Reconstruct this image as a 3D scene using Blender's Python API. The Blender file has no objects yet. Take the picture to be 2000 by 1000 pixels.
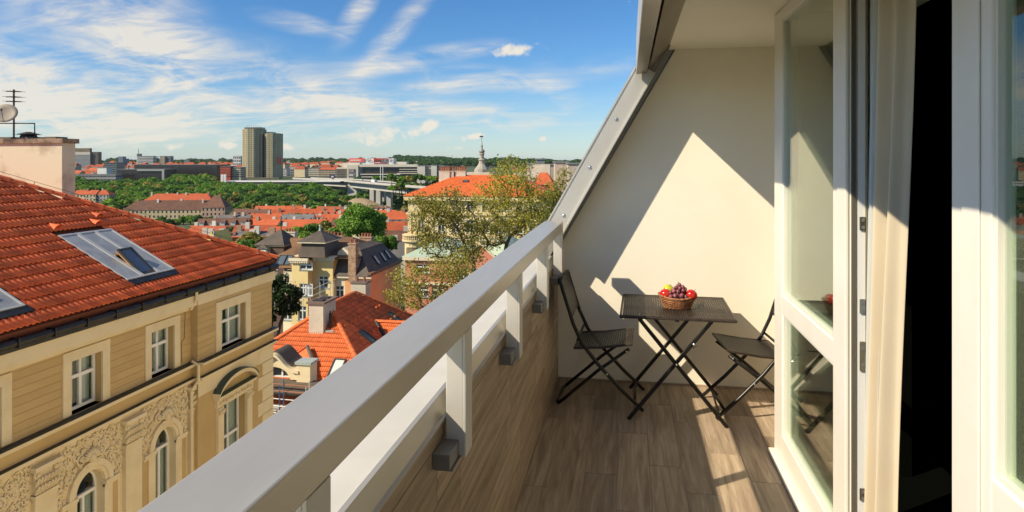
import bpy, math, random
import numpy as np
from mathutils import Vector, Matrix
R = math.radians
random.seed(7); rng = np.random.default_rng(7)
SC = bpy.context.scene
COL = SC.collection

# ------------------------------------------------------------------ camera, sky, sun, exposure
CAMH, F, HY, YAW = 1.65, 1300.0, 315.0, R(9.95)
cd = bpy.data.cameras.new('camera'); cam = bpy.data.objects.new('camera', cd); COL.objects.link(cam)
cam.location = (0, 0, CAMH); cam.rotation_euler = (R(90), 0, YAW)
cd.sensor_width = 36; cd.lens = 36*F/2000; cd.shift_y = -(500-HY)/2000
cd.clip_start = .05; cd.clip_end = 40000
SC.camera = cam
SUN = Vector((1.0, .76, -.97)).normalized()          # direction the light travels
SUN_EL = math.asin(-SUN.z); SUN_AZ = math.atan2(-SUN.x, -SUN.y)   # azimuth of the sun from +Y towards +X
w = bpy.data.worlds.new('World'); SC.world = w; w.use_nodes = True
nt = w.node_tree; nt.nodes.clear()
def N(t, **k):
    n = nt.nodes.new(t)
    for a, b in k.items(): setattr(n, a, b)
    return n
L = lambda a, b: nt.links.new(a, b)
def math_node(op, a, b=None, c=None, clamp=False):
    n = N('ShaderNodeMath', operation=op); n.use_clamp = clamp
    for i, v in enumerate((a, b, c)):
        if v is None: continue
        if isinstance(v, (int, float)): n.inputs[i].default_value = v
        else: L(v, n.inputs[i])
    return n.outputs[0]
sky = N('ShaderNodeTexSky', sky_type='NISHITA'); sky.sun_disc = False
sky.sun_elevation = SUN_EL; sky.sun_rotation = SUN_AZ
sky.altitude = 300; sky.air_density = 1.0; sky.dust_density = .2; sky.ozone_density = 2.0
SKYOFF = (3.1, 1.7, 0)
tc = N('ShaderNodeTexCoord'); sep = N('ShaderNodeSeparateXYZ'); L(tc.outputs['Generated'], sep.inputs[0])
zz = math_node('ADD', math_node('MAXIMUM', sep.outputs[2], 0.0), .16)
# cirrus sheet: the view direction is projected on a high layer that bends down towards the horizon
comb = N('ShaderNodeCombineXYZ')
L(math_node('DIVIDE', sep.outputs[0], zz), comb.inputs[0]); L(math_node('DIVIDE', sep.outputs[1], zz), comb.inputs[1])
def noise(vec, scale, detail, rough, dist=0.0, loc=(0, 0, 0), rot=0.0, sc=(1, 1, 1)):
    mp = N('ShaderNodeMapping'); mp.inputs['Location'].default_value = loc; mp.inputs['Rotation'].default_value = (0, 0, rot); mp.inputs['Scale'].default_value = sc
    L(vec, mp.inputs[0])
    n = N('ShaderNodeTexNoise'); n.inputs['Scale'].default_value = scale; n.inputs['Detail'].default_value = detail
    n.inputs['Roughness'].default_value = rough; n.inputs['Distortion'].default_value = dist
    L(mp.outputs[0], n.inputs['Vector']); return n.outputs['Fac']
def ramp(v, a, b):
    n = N('ShaderNodeMapRange', interpolation_type='SMOOTHSTEP'); n.inputs['From Min'].default_value = a; n.inputs['From Max'].default_value = b
    L(v, n.inputs['Value']); return n.outputs['Result']
big = noise(comb.outputs[0], .34, 3, .5, .3, (3.1, 1.7, 0))
fine = noise(comb.outputs[0], 1.5, 10, .62, .6, (1.3, 4.0, 0), R(-50), (1, 2.4, 1))
cb2 = N('ShaderNodeCombineXYZ'); L(math_node('ARCTAN2', sep.outputs[0], sep.outputs[1]), cb2.inputs[0]); L(sep.outputs[2], cb2.inputs[1])   # azimuth, elevation
streak = noise(cb2.outputs[0], 9, 9, .62, .8, (.2, .4, 0), R(12), (1, 3.0, 1))
# cloud banks: each a soft patch at its own azimuth and elevation, torn by the noise
def patch(px, py, ln, wd, rot, wt):
    d = Vector((-math.sin(YAW), math.cos(YAW), 0))+Vector((math.cos(YAW), math.sin(YAW), 0))*((px-1000)/F)+Vector((0, 0, (HY-py)/F)); d.normalize()
    mp = N('ShaderNodeMapping', vector_type='TEXTURE'); mp.inputs['Location'].default_value = (math.atan2(d.x, d.y), d.z, 0); mp.inputs['Rotation'].default_value = (0, 0, R(-rot)); mp.inputs['Scale'].default_value = (ln/F, wd/F, 1)
    L(cb2.outputs[0], mp.inputs[0]); ln_ = N('ShaderNodeVectorMath', operation='LENGTH'); L(mp.outputs[0], ln_.inputs[0])
    return math_node('MULTIPLY', math_node('SUBTRACT', 1.0, ramp(ln_.outputs['Value'], .0, 1.35)), wt)
def total(lst):
    v = None
    for q in lst: v = patch(*q) if v is None else math_node('ADD', v, patch(*q))
    return v
banks = total([(190, 45, 190, 70, 30, 1.0), (330, 80, 110, 80, 45, .9), (40, 200, 330, 90, 5, .85), (330, 200, 380, 75, 5, .75), (590, 165, 270, 58, 14, .9), (870, 220, 330, 30, 4, .85), (520, 250, 620, 55, 0, .55), (740, 128, 85, 22, -4, 1.1), (700, 22, 85, 24, -58, 1.0), (770, 65, 120, 22, -48, .8), (580, 45, 80, 18, 8, 1.0), (880, 102, 120, 18, -8, .9), (960, 155, 150, 26, 6, .9), (860, 170, 80, 18, 0, .95), (1080, 165, 60, 40, 30, .5), (1050, 207, 90, 14, 0, .6), (1190, 130, 90, 24, -10, .4), (-300, 100, 400, 160, 10, .8), (1700, 120, 500, 60, -8, .7)])
puffs = total([(740, 264, 75, 30, -6, 1.0), (838, 246, 46, 22, -15, .9), (1003, 98, 70, 22, 0, .8), (445, 285, 32, 13, 0, .9), (340, 286, 34, 13, 0, .9), (560, 287, 22, 10, 0, .9), (925, 266, 34, 12, -8, .9), (1060, 271, 18, 11, 0, .9), (880, 290, 40, 10, 0, .7), (630, 268, 40, 10, 0, .6)])
puffn = noise(cb2.outputs[0], 30, 9, .66, .2, (.62, .35, 0))
torn = math_node('ADD', math_node('MULTIPLY', ramp(fine, .38, .72), .60), math_node('MULTIPLY', ramp(streak, .36, .70), .62))
cir = math_node('MULTIPLY', math_node('MULTIPLY', ramp(fine, .36, .70), ramp(big, .42, .66)), ramp(sep.outputs[2], .22, .40))      # the same sheet goes on overhead
cirb = math_node('MULTIPLY', math_node('ADD', torn, .02), math_node('MULTIPLY', banks, 1.12), clamp=True)
cum = ramp(math_node('ADD', math_node('MULTIPLY', puffs, .62), math_node('MULTIPLY', math_node('SUBTRACT', puffn, .5), 1.5)), .24, .60)
veil = math_node('MULTIPLY', math_node('SUBTRACT', 1.0, ramp(sep.outputs[2], .0, .14)), .22)
cloud = math_node('MULTIPLY', math_node('MAXIMUM', math_node('MAXIMUM', math_node('MULTIPLY', math_node('MAXIMUM', cir, cirb), .86), math_node('MULTIPLY', cum, .95)), veil), ramp(sep.outputs[2], -.02, .0), clamp=True)
tint = N('ShaderNodeMix', data_type='RGBA', blend_type='MULTIPLY'); tint.inputs[0].default_value = 1; L(sky.outputs[0], tint.inputs[6]); tint.inputs[7].default_value = (.64, .83, 1.04, 1)
hsv = N('ShaderNodeHueSaturation'); hsv.inputs['Saturation'].default_value = 1.12; hsv.inputs['Value'].default_value = .61; L(tint.outputs[2], hsv.inputs['Color'])
mix = N('ShaderNodeMix', data_type='RGBA'); L(cloud, mix.inputs[0]); L(hsv.outputs[0], mix.inputs[6])
mix.inputs[7].default_value = (4.3, 4.0, 3.45, 1)
bg = N('ShaderNodeBackground'); bg.inputs['Strength'].default_value = .15; L(mix.outputs[2], bg.inputs['Color'])
w.cycles.sampling_method = 'MANUAL'; w.cycles.sample_map_resolution = 512
wo = N('ShaderNodeOutputWorld'); L(bg.outputs[0], wo.inputs[0])
sl = bpy.data.lights.new('sun', 'SUN'); so = bpy.data.objects.new('sun', sl); COL.objects.link(so)
sl.energy = 4.6; sl.angle = R(.53); sl.color = (1, .87, .66)
so.rotation_euler = SUN.to_track_quat('-Z', 'Y').to_euler(); so.location = (-20, -15, 40)
vs = SC.view_settings; vs.view_transform = 'Standard'; vs.look = 'None'; vs.exposure = .46; vs.gamma = 1; vs.use_curve_mapping = False
SC.cycles.max_bounces = 8; SC.cycles.transparent_max_bounces = 12
SC.cycles.use_denoising = True
try: SC.cycles.denoiser = 'OPENIMAGEDENOISE'
except Exception: pass

# ------------------------------------------------------------------ helpers
C_, S_ = math.cos(YAW), math.sin(YAW)
def P(px, py, zc):                       # a point at camera depth zc metres
    lat = (px-1000)/F*zc
    return Vector((lat*C_-zc*S_, zc*C_+lat*S_, CAMH+(HY-py)/F*zc))
def depth(x, y): return -x*S_+y*C_
def PXP(px, py, X):                      # on the plane X = const
    r = (px-1000)/F; return P(px, py, X/(r*C_-S_))
def PYP(px, py, Y):
    r = (px-1000)/F; return P(px, py, Y/(C_+r*S_))
def PZP(px, py, Z):
    return P(px, py, (CAMH-Z)*F/(py-HY))

MATS = {}
def M(name, col, col2=None, rough=.75, metal=0., scale=4., bump=0., bscale=60., rnd=0., st=(1, 1, 1), detail=5., isl=0., spec=.5, hue=0., lo=.35, hi=.65, sub=None):
    if name in MATS: return MATS[name]
    m = bpy.data.materials.new(name); m.use_nodes = True; MATS[name] = m
    t = m.node_tree; b = t.nodes['Principled BSDF']
    b.inputs['Roughness'].default_value = rough; b.inputs['Metallic'].default_value = metal; b.inputs['Specular IOR Level'].default_value = spec
    def n(k, **a):
        o = t.nodes.new(k)
        for x, y in a.items(): setattr(o, x, y)
        return o
    tcn = n('ShaderNodeTexCoord'); mp = n('ShaderNodeMapping'); mp.inputs['Scale'].default_value = st
    t.links.new(tcn.outputs['Object'], mp.inputs[0])
    vec = mp.outputs[0]
    if rnd or isl:
        oi = n('ShaderNodeObjectInfo'); ad = n('ShaderNodeVectorMath', operation='ADD'); cx = n('ShaderNodeVectorMath', operation='SCALE')
        cx.inputs[0].default_value = (37, 17, 53); t.links.new(oi.outputs['Random'], cx.inputs['Scale'])
        t.links.new(vec, ad.inputs[0]); t.links.new(cx.outputs[0], ad.inputs[1]); vec = ad.outputs[0]
    col4 = lambda c: (c[0], c[1], c[2], 1)
    out = None
    if col2 is not None:
        no = n('ShaderNodeTexNoise'); no.inputs['Scale'].default_value = scale; no.inputs['Detail'].default_value = detail; no.inputs['Roughness'].default_value = .6
        t.links.new(vec, no.inputs['Vector'])
        mr = n('ShaderNodeMapRange', interpolation_type='SMOOTHSTEP'); mr.inputs['From Min'].default_value = lo; mr.inputs['From Max'].default_value = hi
        t.links.new(no.outputs['Fac'], mr.inputs['Value'])
        mx = n('ShaderNodeMix', data_type='RGBA'); mx.inputs[6].default_value = col4(col); mx.inputs[7].default_value = col4(col2)
        t.links.new(mr.outputs[0], mx.inputs[0]); out = mx.outputs[2]
    else:
        rg = n('ShaderNodeRGB'); rg.outputs[0].default_value = col4(col); out = rg.outputs[0]
    if rnd or isl or hue:
        hs = n('ShaderNodeHueSaturation'); t.links.new(out, hs.inputs['Color']); out = hs.outputs[0]
        def amp(src, a):
            q = n('ShaderNodeMath', operation='MULTIPLY_ADD'); t.links.new(src, q.inputs[0]); q.inputs[1].default_value = 2*a; q.inputs[2].default_value = -a; return q.outputs[0]
        terms = []
        if rnd: terms.append(amp(oi.outputs['Random'], rnd))
        if isl:
            ge = n('ShaderNodeNewGeometry'); terms.append(amp(ge.outputs['Random Per Island'], isl))
        v = None
        for q in terms:
            s = n('ShaderNodeMath', operation='ADD'); t.links.new(q, s.inputs[0])
            if v is None: s.inputs[1].default_value = 1
            else: t.links.new(v, s.inputs[1])
            v = s.outputs[0]
        t.links.new(v, hs.inputs['Value'])
        if hue:
            src = ge.outputs['Random Per Island'] if isl else oi.outputs['Random']
            h2 = n('ShaderNodeMath', operation='FRACT'); h3 = n('ShaderNodeMath', operation='MULTIPLY'); h3.inputs[1].default_value = 7.31
            t.links.new(src, h3.inputs[0]); t.links.new(h3.outputs[0], h2.inputs[0])
            q = n('ShaderNodeMath', operation='MULTIPLY_ADD'); t.links.new(h2.outputs[0], q.inputs[0]); q.inputs[1].default_value = 2*hue; q.inputs[2].default_value = .5-hue
            t.links.new(q.outputs[0], hs.inputs['Hue'])
    t.links.new(out, b.inputs['Base Color'])
    if bump:
        bn = n('ShaderNodeTexNoise'); bn.inputs['Scale'].default_value = bscale; bn.inputs['Detail'].default_value = 4
        t.links.new(vec, bn.inputs['Vector'])
        bp = n('ShaderNodeBump'); bp.inputs['Strength'].default_value = bump; bp.inputs['Distance'].default_value = .02
        t.links.new(bn.outputs['Fac'], bp.inputs['Height']); t.links.new(bp.outputs[0], b.inputs['Normal'])
    if sub: b.inputs['Subsurface Weight'].default_value = sub
    return m
def glass(name, tint=(.9, .95, .92), ior=1.52, rough=.0, extra=0.0):
    if name in MATS: return MATS[name]
    m = bpy.data.materials.new(name); m.use_nodes = True; MATS[name] = m
    t = m.node_tree; t.nodes.clear()
    o = t.nodes.new('ShaderNodeOutputMaterial'); tr = t.nodes.new('ShaderNodeBsdfTransparent'); gl = t.nodes.new('ShaderNodeBsdfGlossy')
    tr.inputs[0].default_value = (*tint, 1); gl.inputs['Roughness'].default_value = rough; gl.inputs['Color'].default_value = (1, 1, 1, 1)
    fr = t.nodes.new('ShaderNodeFresnel'); fr.inputs[0].default_value = ior
    ad = t.nodes.new('ShaderNodeMath'); ad.operation = 'ADD'; ad.inputs[1].default_value = extra; ad.use_clamp = True
    mx = t.nodes.new('ShaderNodeMixShader')
    ge = t.nodes.new('ShaderNodeNewGeometry'); ix = t.nodes.new('ShaderNodeMix'); ix.inputs[2].default_value = ior; ix.inputs[3].default_value = 1/ior   # same reflectance on the way in and out of the pane
    t.links.new(ge.outputs['Backfacing'], ix.inputs[0]); t.links.new(ix.outputs[0], fr.inputs[0]); t.links.new(fr.outputs[0], ad.inputs[0]); t.links.new(ad.outputs[0], mx.inputs[0]); t.links.new(tr.outputs[0], mx.inputs[1]); t.links.new(gl.outputs[0], mx.inputs[2]); t.links.new(mx.outputs[0], o.inputs[0])
    return m

WL = {}
def reg(o, loc): WL[o.name] = Vector(loc)
def wloc(o): return WL.get(o.name, Vector((0, 0, 0)))
def thing(name, label, cat, loc=(0, 0, 0), group=None, kind=None, rotz=0.):
    o = bpy.data.objects.new(name, None); COL.objects.link(o); o.location = loc; o.rotation_euler = (0, 0, rotz)
    o.empty_display_size = .2; reg(o, loc)
    return tag(o, label, cat, group, kind)
def tag(o, label=None, cat=None, group=None, kind=None):
    if label: o['label'] = label
    if cat: o['category'] = cat
    if group: o['group'] = group
    if kind: o['kind'] = kind
    return o
class MB:
    def __init__(s): s.v = []; s.f = []
    def poly(s, pts):
        n = len(s.v); s.v += [tuple(p) for p in pts]; s.f.append(tuple(range(n, n+len(pts)))); return s
    def hexa(s, p):                       # 8 corners: 0-3 bottom loop, 4-7 top loop
        n = len(s.v); s.v += [tuple(q) for q in p]
        for f in ((3, 2, 1, 0), (4, 5, 6, 7), (0, 1, 5, 4), (1, 2, 6, 5), (2, 3, 7, 6), (3, 0, 4, 7)): s.f.append(tuple(n+i for i in f))
        return s
    def box(s, x0, x1, y0, y1, z0, z1):
        return s.hexa([(x0, y0, z0), (x1, y0, z0), (x1, y1, z0), (x0, y1, z0), (x0, y0, z1), (x1, y0, z1), (x1, y1, z1), (x0, y1, z1)])
    def bb(s, B, h0, h1, z0, z1, n0, n1):  # box in a wall basis B = (origin, horizontal dir, normal)
        o, h, n = B; q = lambda a, b, c: (o[0]+h[0]*a+n[0]*b, o[1]+h[1]*a+n[1]*b, o[2]+c)
        return s.hexa([q(h0, n1, z0), q(h1, n1, z0), q(h1, n0, z0), q(h0, n0, z0), q(h0, n1, z1), q(h1, n1, z1), q(h1, n0, z1), q(h0, n0, z1)])
    def prism(s, poly, d):                 # polygon (3D points) extruded by vector d
        n = len(s.v); k = len(poly); d = Vector(d)
        s.v += [tuple(p) for p in poly]+[tuple(Vector(p)+d) for p in poly]
        s.f.append(tuple(range(n+k-1, n-1, -1))); s.f.append(tuple(range(n+k, n+2*k)))
        for i in range(k): j = (i+1) % k; s.f.append((n+i, n+j, n+k+j, n+k+i))
        return s
    def tube(s, pts, r, seg=6, cap=True, closed=False):
        pts = [Vector(p) for p in pts]; n0 = len(s.v); rr = r if isinstance(r, (list, tuple)) else [r]*len(pts)
        prev = None; m = len(pts)
        for i, p in enumerate(pts):
            a = pts[i-1] if (i > 0 or closed) else p; b = pts[(i+1) % m] if (i < m-1 or closed) else p
            t = (b-a).normalized() if (b-a).length > 1e-9 else Vector((0, 0, 1))
            if prev is None: u = t.orthogonal().normalized()
            else: u = (prev-t*prev.dot(t)); u = u.normalized() if u.length > 1e-6 else t.orthogonal().normalized()
            prev = u; v = t.cross(u)
            for k in range(seg):
                an = 2*math.pi*k/seg; s.v.append(tuple(p+u*math.cos(an)*rr[i]+v*math.sin(an)*rr[i]))
        for i in range(m if closed else m-1):
            for k in range(seg):
                a = n0+i*seg+k; b = n0+i*seg+(k+1) % seg; c = n0+((i+1) % m)*seg+(k+1) % seg; d = n0+((i+1) % m)*seg+k
                s.f.append((a, b, c, d))
        if cap and not closed:
            s.f.append(tuple(n0+k for k in range(seg-1, -1, -1))); s.f.append(tuple(n0+(m-1)*seg+k for k in range(seg)))
        return s
    def bar(s, a, b, wd, ht, up=(0, 0, 1)):   # rectangular bar from a to b
        a = Vector(a); b = Vector(b); t = (b-a).normalized(); up = Vector(up)
        sd = t.cross(up).normalized(); u = sd.cross(t).normalized()
        q = lambda p, x, y: p+sd*x*wd/2+u*y*ht/2
        return s.hexa([q(a, -1, -1), q(a, 1, -1), q(b, 1, -1), q(b, -1, -1), q(a, -1, 1), q(a, 1, 1), q(b, 1, 1), q(b, -1, 1)])
    def lathe(s, c, prof, seg=16, sx=1., sy=1.):
        n0 = len(s.v); c = Vector(c)
        for r, z in prof:
            for k in range(seg):
                a = 2*math.pi*k/seg; s.v.append((c.x+r*math.cos(a)*sx, c.y+r*math.sin(a)*sy, c.z+z))
        for i in range(len(prof)-1):
            for k in range(seg):
                s.f.append((n0+i*seg+k, n0+i*seg+(k+1) % seg, n0+(i+1)*seg+(k+1) % seg, n0+(i+1)*seg+k))
        s.f.append(tuple(n0+k for k in range(seg-1, -1, -1))); s.f.append(tuple(n0+(len(prof)-1)*seg+k for k in range(seg)))
        return s
    def sph(s, c, r, seg=10, rings=6, sz=1.):
        return s.lathe(c, [(max(r*math.sin(math.pi*i/rings), r*.01), -r*sz*math.cos(math.pi*i/rings)) for i in range(rings+1)], seg)
    def mesh(s, name, mat, smooth=False):
        me = bpy.data.meshes.new(name); me.from_pydata(s.v, [], s.f); me.update()
        if mat: me.materials.append(mat)
        if smooth: me.polygons.foreach_set('use_smooth', [True]*len(me.polygons))
        return me
    def obj(s, name, mat, parent=None, smooth=False, local=False, bevel=0., kind=None):
        if parent is not None and not local:
            w_ = wloc(parent); s.v = [(a-w_.x, b-w_.y, c-w_.z) for a, b, c in s.v]
        o = bpy.data.objects.new(name, s.mesh(name, mat, smooth)); COL.objects.link(o)
        if parent is not None: o.parent = parent; reg(o, wloc(parent))
        if bevel:
            bv = o.modifiers.new('bevel', 'BEVEL'); bv.width = bevel; bv.segments = 2; bv.limit_method = 'ANGLE'; bv.angle_limit = R(40)
        if kind: o['kind'] = kind
        return o
def inst(name, me, parent, mat4):
    o = bpy.data.objects.new(name, me); COL.objects.link(o); o.parent = parent; o.matrix_basis = mat4; return o
def copy_tree(o, parent=None):
    c = o.copy(); COL.objects.link(c); c.parent = parent
    for ch in list(o.children): copy_tree(ch, c)
    return c
def np_mesh(name, V, Fq, mat, smooth=False):      # V (n,3), Fq (m,k) all faces with k corners
    me = bpy.data.meshes.new(name); k = Fq.shape[1]
    me.vertices.add(len(V)); me.vertices.foreach_set('co', np.asarray(V, np.float32).ravel())
    me.loops.add(Fq.size); me.loops.foreach_set('vertex_index', Fq.astype(np.int32).ravel())
    me.polygons.add(len(Fq)); me.polygons.foreach_set('loop_start', np.arange(0, Fq.size, k, dtype=np.int32)); me.polygons.foreach_set('loop_total', np.full(len(Fq), k, np.int32))
    me.update(calc_edges=True); me.validate()
    if mat: me.materials.append(mat)
    if smooth: me.polygons.foreach_set('use_smooth', [True]*len(me.polygons))
    return me
BX = lambda X: ((X, 0, 0), (0, 1, 0), (1, 0, 0))       # wall facing +X, horizontal coordinate = Y
BY = lambda Y: ((0, Y, 0), (1, 0, 0), (0, -1, 0))      # wall facing -Y, horizontal coordinate = X
def cells(h0, h1, z0, z1, ops):                        # rectangles left when the openings are cut out
    zs = sorted({z0, z1, *[min(max(v, z0), z1) for o in ops for v in o[2:4]]}); out = []
    for a, b in zip(zs, zs[1:]):
        if b-a < 1e-4: continue
        m = (a+b)/2; x = h0
        for o in sorted(o for o in ops if o[2] < m < o[3]):
            if o[0] > x: out.append((x, o[0], a, b))
            x = max(x, o[1])
        if x < h1: out.append((x, h1, a, b))
    return out
def wall(B, h0, h1, z0, z1, ops, th, mat, parent, name='wall', n0=None):
    m = MB()
    for c in cells(h0, h1, z0, z1, ops): m.bb(B, *c, -th, 0)
    return m.obj(name, mat, parent)
def window(B, hc, zc0, zc1, wd, parent, depth_=.22, cols=2, trans=.62, fr=.06, fmat=None, surround=None, sw=.16, sill=None, pane=None, name='window'):
    fmat = fmat or MATS['window_white']; pane = pane or MATS['window_glass']
    h0, h1 = hc-wd/2, hc+wd/2; m = MB(); d0, d1 = -depth_, -depth_+.06
    m.bb(B, h0, h0+fr, zc0, zc1, d0, d1).bb(B, h1-fr, h1, zc0, zc1, d0, d1).bb(B, h0+fr, h1-fr, zc0, zc0+fr, d0, d1).bb(B, h0+fr, h1-fr, zc1-fr, zc1, d0, d1)
    zt = zc0+(zc1-zc0)*trans if trans else None
    if zt: m.bb(B, h0+fr, h1-fr, zt-fr*.6, zt+fr*.6, d0, d1+.015)
    for i in range(1, cols):
        hh = h0+(h1-h0)*i/cols
        if zt: m.bb(B, hh-fr*.55, hh+fr*.55, zc0+fr, zt-fr*.6, d0, d1+.01).bb(B, hh-fr*.4, hh+fr*.4, zt+fr*.6, zc1-fr, d0, d1+.005)
        else: m.bb(B, hh-fr*.55, hh+fr*.55, zc0+fr, zc1-fr, d0, d1+.01)
    o = m.obj(name, fmat, parent)
    zr = [(zc0+fr, zt-fr*.6), (zt+fr*.6, zc1-fr)] if zt else [(zc0+fr, zc1-fr)]
    for a, b in zr:
        for i in range(cols):
            q0 = h0+(h1-h0)*i/cols; q1 = h0+(h1-h0)*(i+1)/cols
            MB().bb(B, q0+fr*.5, q1-fr*.5, a, b, d0+.02, d0+.028).obj('pane', pane, o)
    if surround:
        s = MB(); s.bb(B, h0-sw, h0-.0, zc0, zc1, -.02, .035).bb(B, h1+.0, h1+sw, zc0, zc1, -.02, .035).bb(B, h0-sw, h1+sw, zc1, zc1+sw, -.02, .038); s.obj('surround', surround, o)
    if sill: MB().bb(B, h0-sw*.8, h1+sw*.8, zc0-.07, zc0, -.15, .09).obj('sill', sill, o)
    return o

# ------------------------------------------------------------------ materials
PL = M('plaster_cream', (.89, .835, .70), (.85, .79, .645), .9, scale=1.1, bump=.07, bscale=130)
M('window_white', (.78, .77, .73), rough=.45); DOORW = M('door_white', (.84, .80, .71), (.81, .765, .66), rough=.38, scale=3, bump=.03, bscale=15)
M('window_glass', (.035, .045, .055), rough=.06, spec=.9)
GLASS = glass('door_glass', (.90, .95, .90), 1.5)
HGLASS = glass('house_glass', (.80, .86, .86), 1.5)
ALU = M('rail_metal', (.54, .505, .435), (.48, .445, .38), .33, .4, scale=1.3, bump=.05, bscale=9, st=(3, .5, 3))
ALUP = M('post_metal', (.62, .60, .55), (.57, .55, .50), .45, .2, scale=2, bump=.04, bscale=14)
SILLM = M('sill_metal', (.66, .63, .56), (.58, .555, .49), .5, .15, scale=2, bump=.04, bscale=8)
FLASH = M('flashing_metal', (.66, .63, .57), (.60, .57, .51), .42, .55, scale=1.2, bump=.04, bscale=7)
DMET = M('dark_metal', (.16, .135, .10), (.24, .20, .15), .28, .85, scale=2)
HDRM = M('header_metal', (.20, .165, .12), (.26, .215, .16), .32, .8, scale=1.5)
SCREW = M('screw_steel', (.6, .6, .6), rough=.25, metal=.9)
ROOM = M('room_dark', (.002, .002, .0018), rough=.95, spec=.1)  # room's darkness is painted into its surfaces with this near-black colour
def woodtile(name, c1, c2, axis):
    if name in MATS: return MATS[name]
    m = bpy.data.materials.new(name); m.use_nodes = True; MATS[name] = m; t = m.node_tree; b = t.nodes['Principled BSDF']
    n = t.nodes.new; l = t.links.new
    tcn = n('ShaderNodeTexCoord'); oi = n('ShaderNodeObjectInfo'); sc = n('ShaderNodeVectorMath'); sc.operation = 'SCALE'; sc.inputs[0].default_value = (31, 47, 23); l(oi.outputs['Random'], sc.inputs['Scale'])
    ad = n('ShaderNodeVectorMath'); l(tcn.outputs['Object'], ad.inputs[0]); l(sc.outputs[0], ad.inputs[1])
    def nz(scl, stv, det, dist=0.):
        mp = n('ShaderNodeMapping'); mp.inputs['Scale'].default_value = stv; l(ad.outputs[0], mp.inputs[0])
        q = n('ShaderNodeTexNoise'); q.inputs['Scale'].default_value = scl; q.inputs['Detail'].default_value = det; q.inputs['Roughness'].default_value = .62; q.inputs['Distortion'].default_value = dist
        l(mp.outputs[0], q.inputs['Vector']); return q.outputs['Fac']
    s1 = (14, .9, 14); a = nz(2.2, s1, 7, .8); c = nz(9, (12, .6, 12), 5); d = nz(1.6, (1, .8, 1), 2)
    mr = n('ShaderNodeMapRange'); mr.inputs['From Min'].default_value = .32; mr.inputs['From Max'].default_value = .68; l(a, mr.inputs[0])
    mx = n('ShaderNodeMix'); mx.data_type = 'RGBA'; mx.inputs[6].default_value = (*c1, 1); mx.inputs[7].default_value = (*c2, 1); l(mr.outputs[0], mx.inputs[0])
    hs = n('ShaderNodeHueSaturation'); l(mx.outputs[2], hs.inputs['Color'])
    v1 = n('ShaderNodeMath'); v1.operation = 'MULTIPLY_ADD'; v1.inputs[1].default_value = .5; v1.inputs[2].default_value = .50; l(c, v1.inputs[0])
    v2 = n('ShaderNodeMath'); v2.operation = 'MULTIPLY_ADD'; v2.inputs[1].default_value = .40; l(oi.outputs['Random'], v2.inputs[0]); l(v1.outputs[0], v2.inputs[2])
    v3 = n('ShaderNodeMath'); v3.operation = 'MULTIPLY_ADD'; v3.inputs[1].default_value = .30; l(d, v3.inputs[0]); l(v2.outputs[0], v3.inputs[2]); l(v3.outputs[0], hs.inputs['Value'])
    l(hs.outputs[0], b.inputs['Base Color']); b.inputs['Roughness'].default_value = .5; b.inputs['Specular IOR Level'].default_value = .4
    bp = n('ShaderNodeBump'); bp.inputs['Strength'].default_value = .18; bp.inputs['Distance'].default_value = .004; l(a, bp.inputs['Height']); l(bp.outputs[0], b.inputs['Normal'])
    return m
FT = woodtile('floor_wood_tile', (.215, .150, .098), (.43, .335, .235), 1)
GROUT = M('grout', (.36, .28, .20), rough=.9)
# ------------------------------------------------------------------ own balcony
PX0, FX, YE, CEIL = -.53, .81, 5.05, 2.475       # parapet face, door line, end wall, ceiling
XR = 1.42
fl = MB().box(-1.0, FX+.0, -1.6, 3.97, -.30, -.0022).box(-1.0, XR+.1, 3.971, YE+.3, -.30, -.0022).obj('balcony_floor', GROUT); tag(fl, 'brown wood-look plank tiles on the balcony floor', kind='structure')
def plank_mesh(wd, ln, th, name):
    b = .0015
    m = MB(); m.hexa([(0, 0, -th), (wd, 0, -th), (wd, ln, -th), (0, ln, -th), (b, b, 0), (wd-b, b, 0), (wd-b, ln-b, 0), (b, ln-b, 0)]); return m.mesh(name, FT)
PW, PLN, G = .17, .92, .0028
starts = [.62, .12, .41, .80, .25, .55, .02, .36, .70, .18, .5, .3]
i = 0; x = -.57
while x < XR:
    y = -1.6-starts[i % 12]*PLN
    while y < YE:
        y0, y1 = max(y, -1.6), min(y+PLN, YE)
        x0, x1 = max(x, PX0), min(x+PW, XR)
        if y0 < 3.97 < y1 and x1 > FX: y0 = 3.97 if x0 >= FX-.03 else y0
        if y0 < 3.97: x1 = min(x1, FX+.02)
        if y1-y0 > .02 and x1-x0 > .02 and y1 > 1.5:
            o = bpy.data.objects.new('plank', plank_mesh(x1-x0-G, y1-y0-G, .007, 'plank')); COL.objects.link(o); o.location = (x0+G/2, y0+G/2, 0); o.parent = fl
        y += PLN
    x += PW; i += 1
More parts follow.
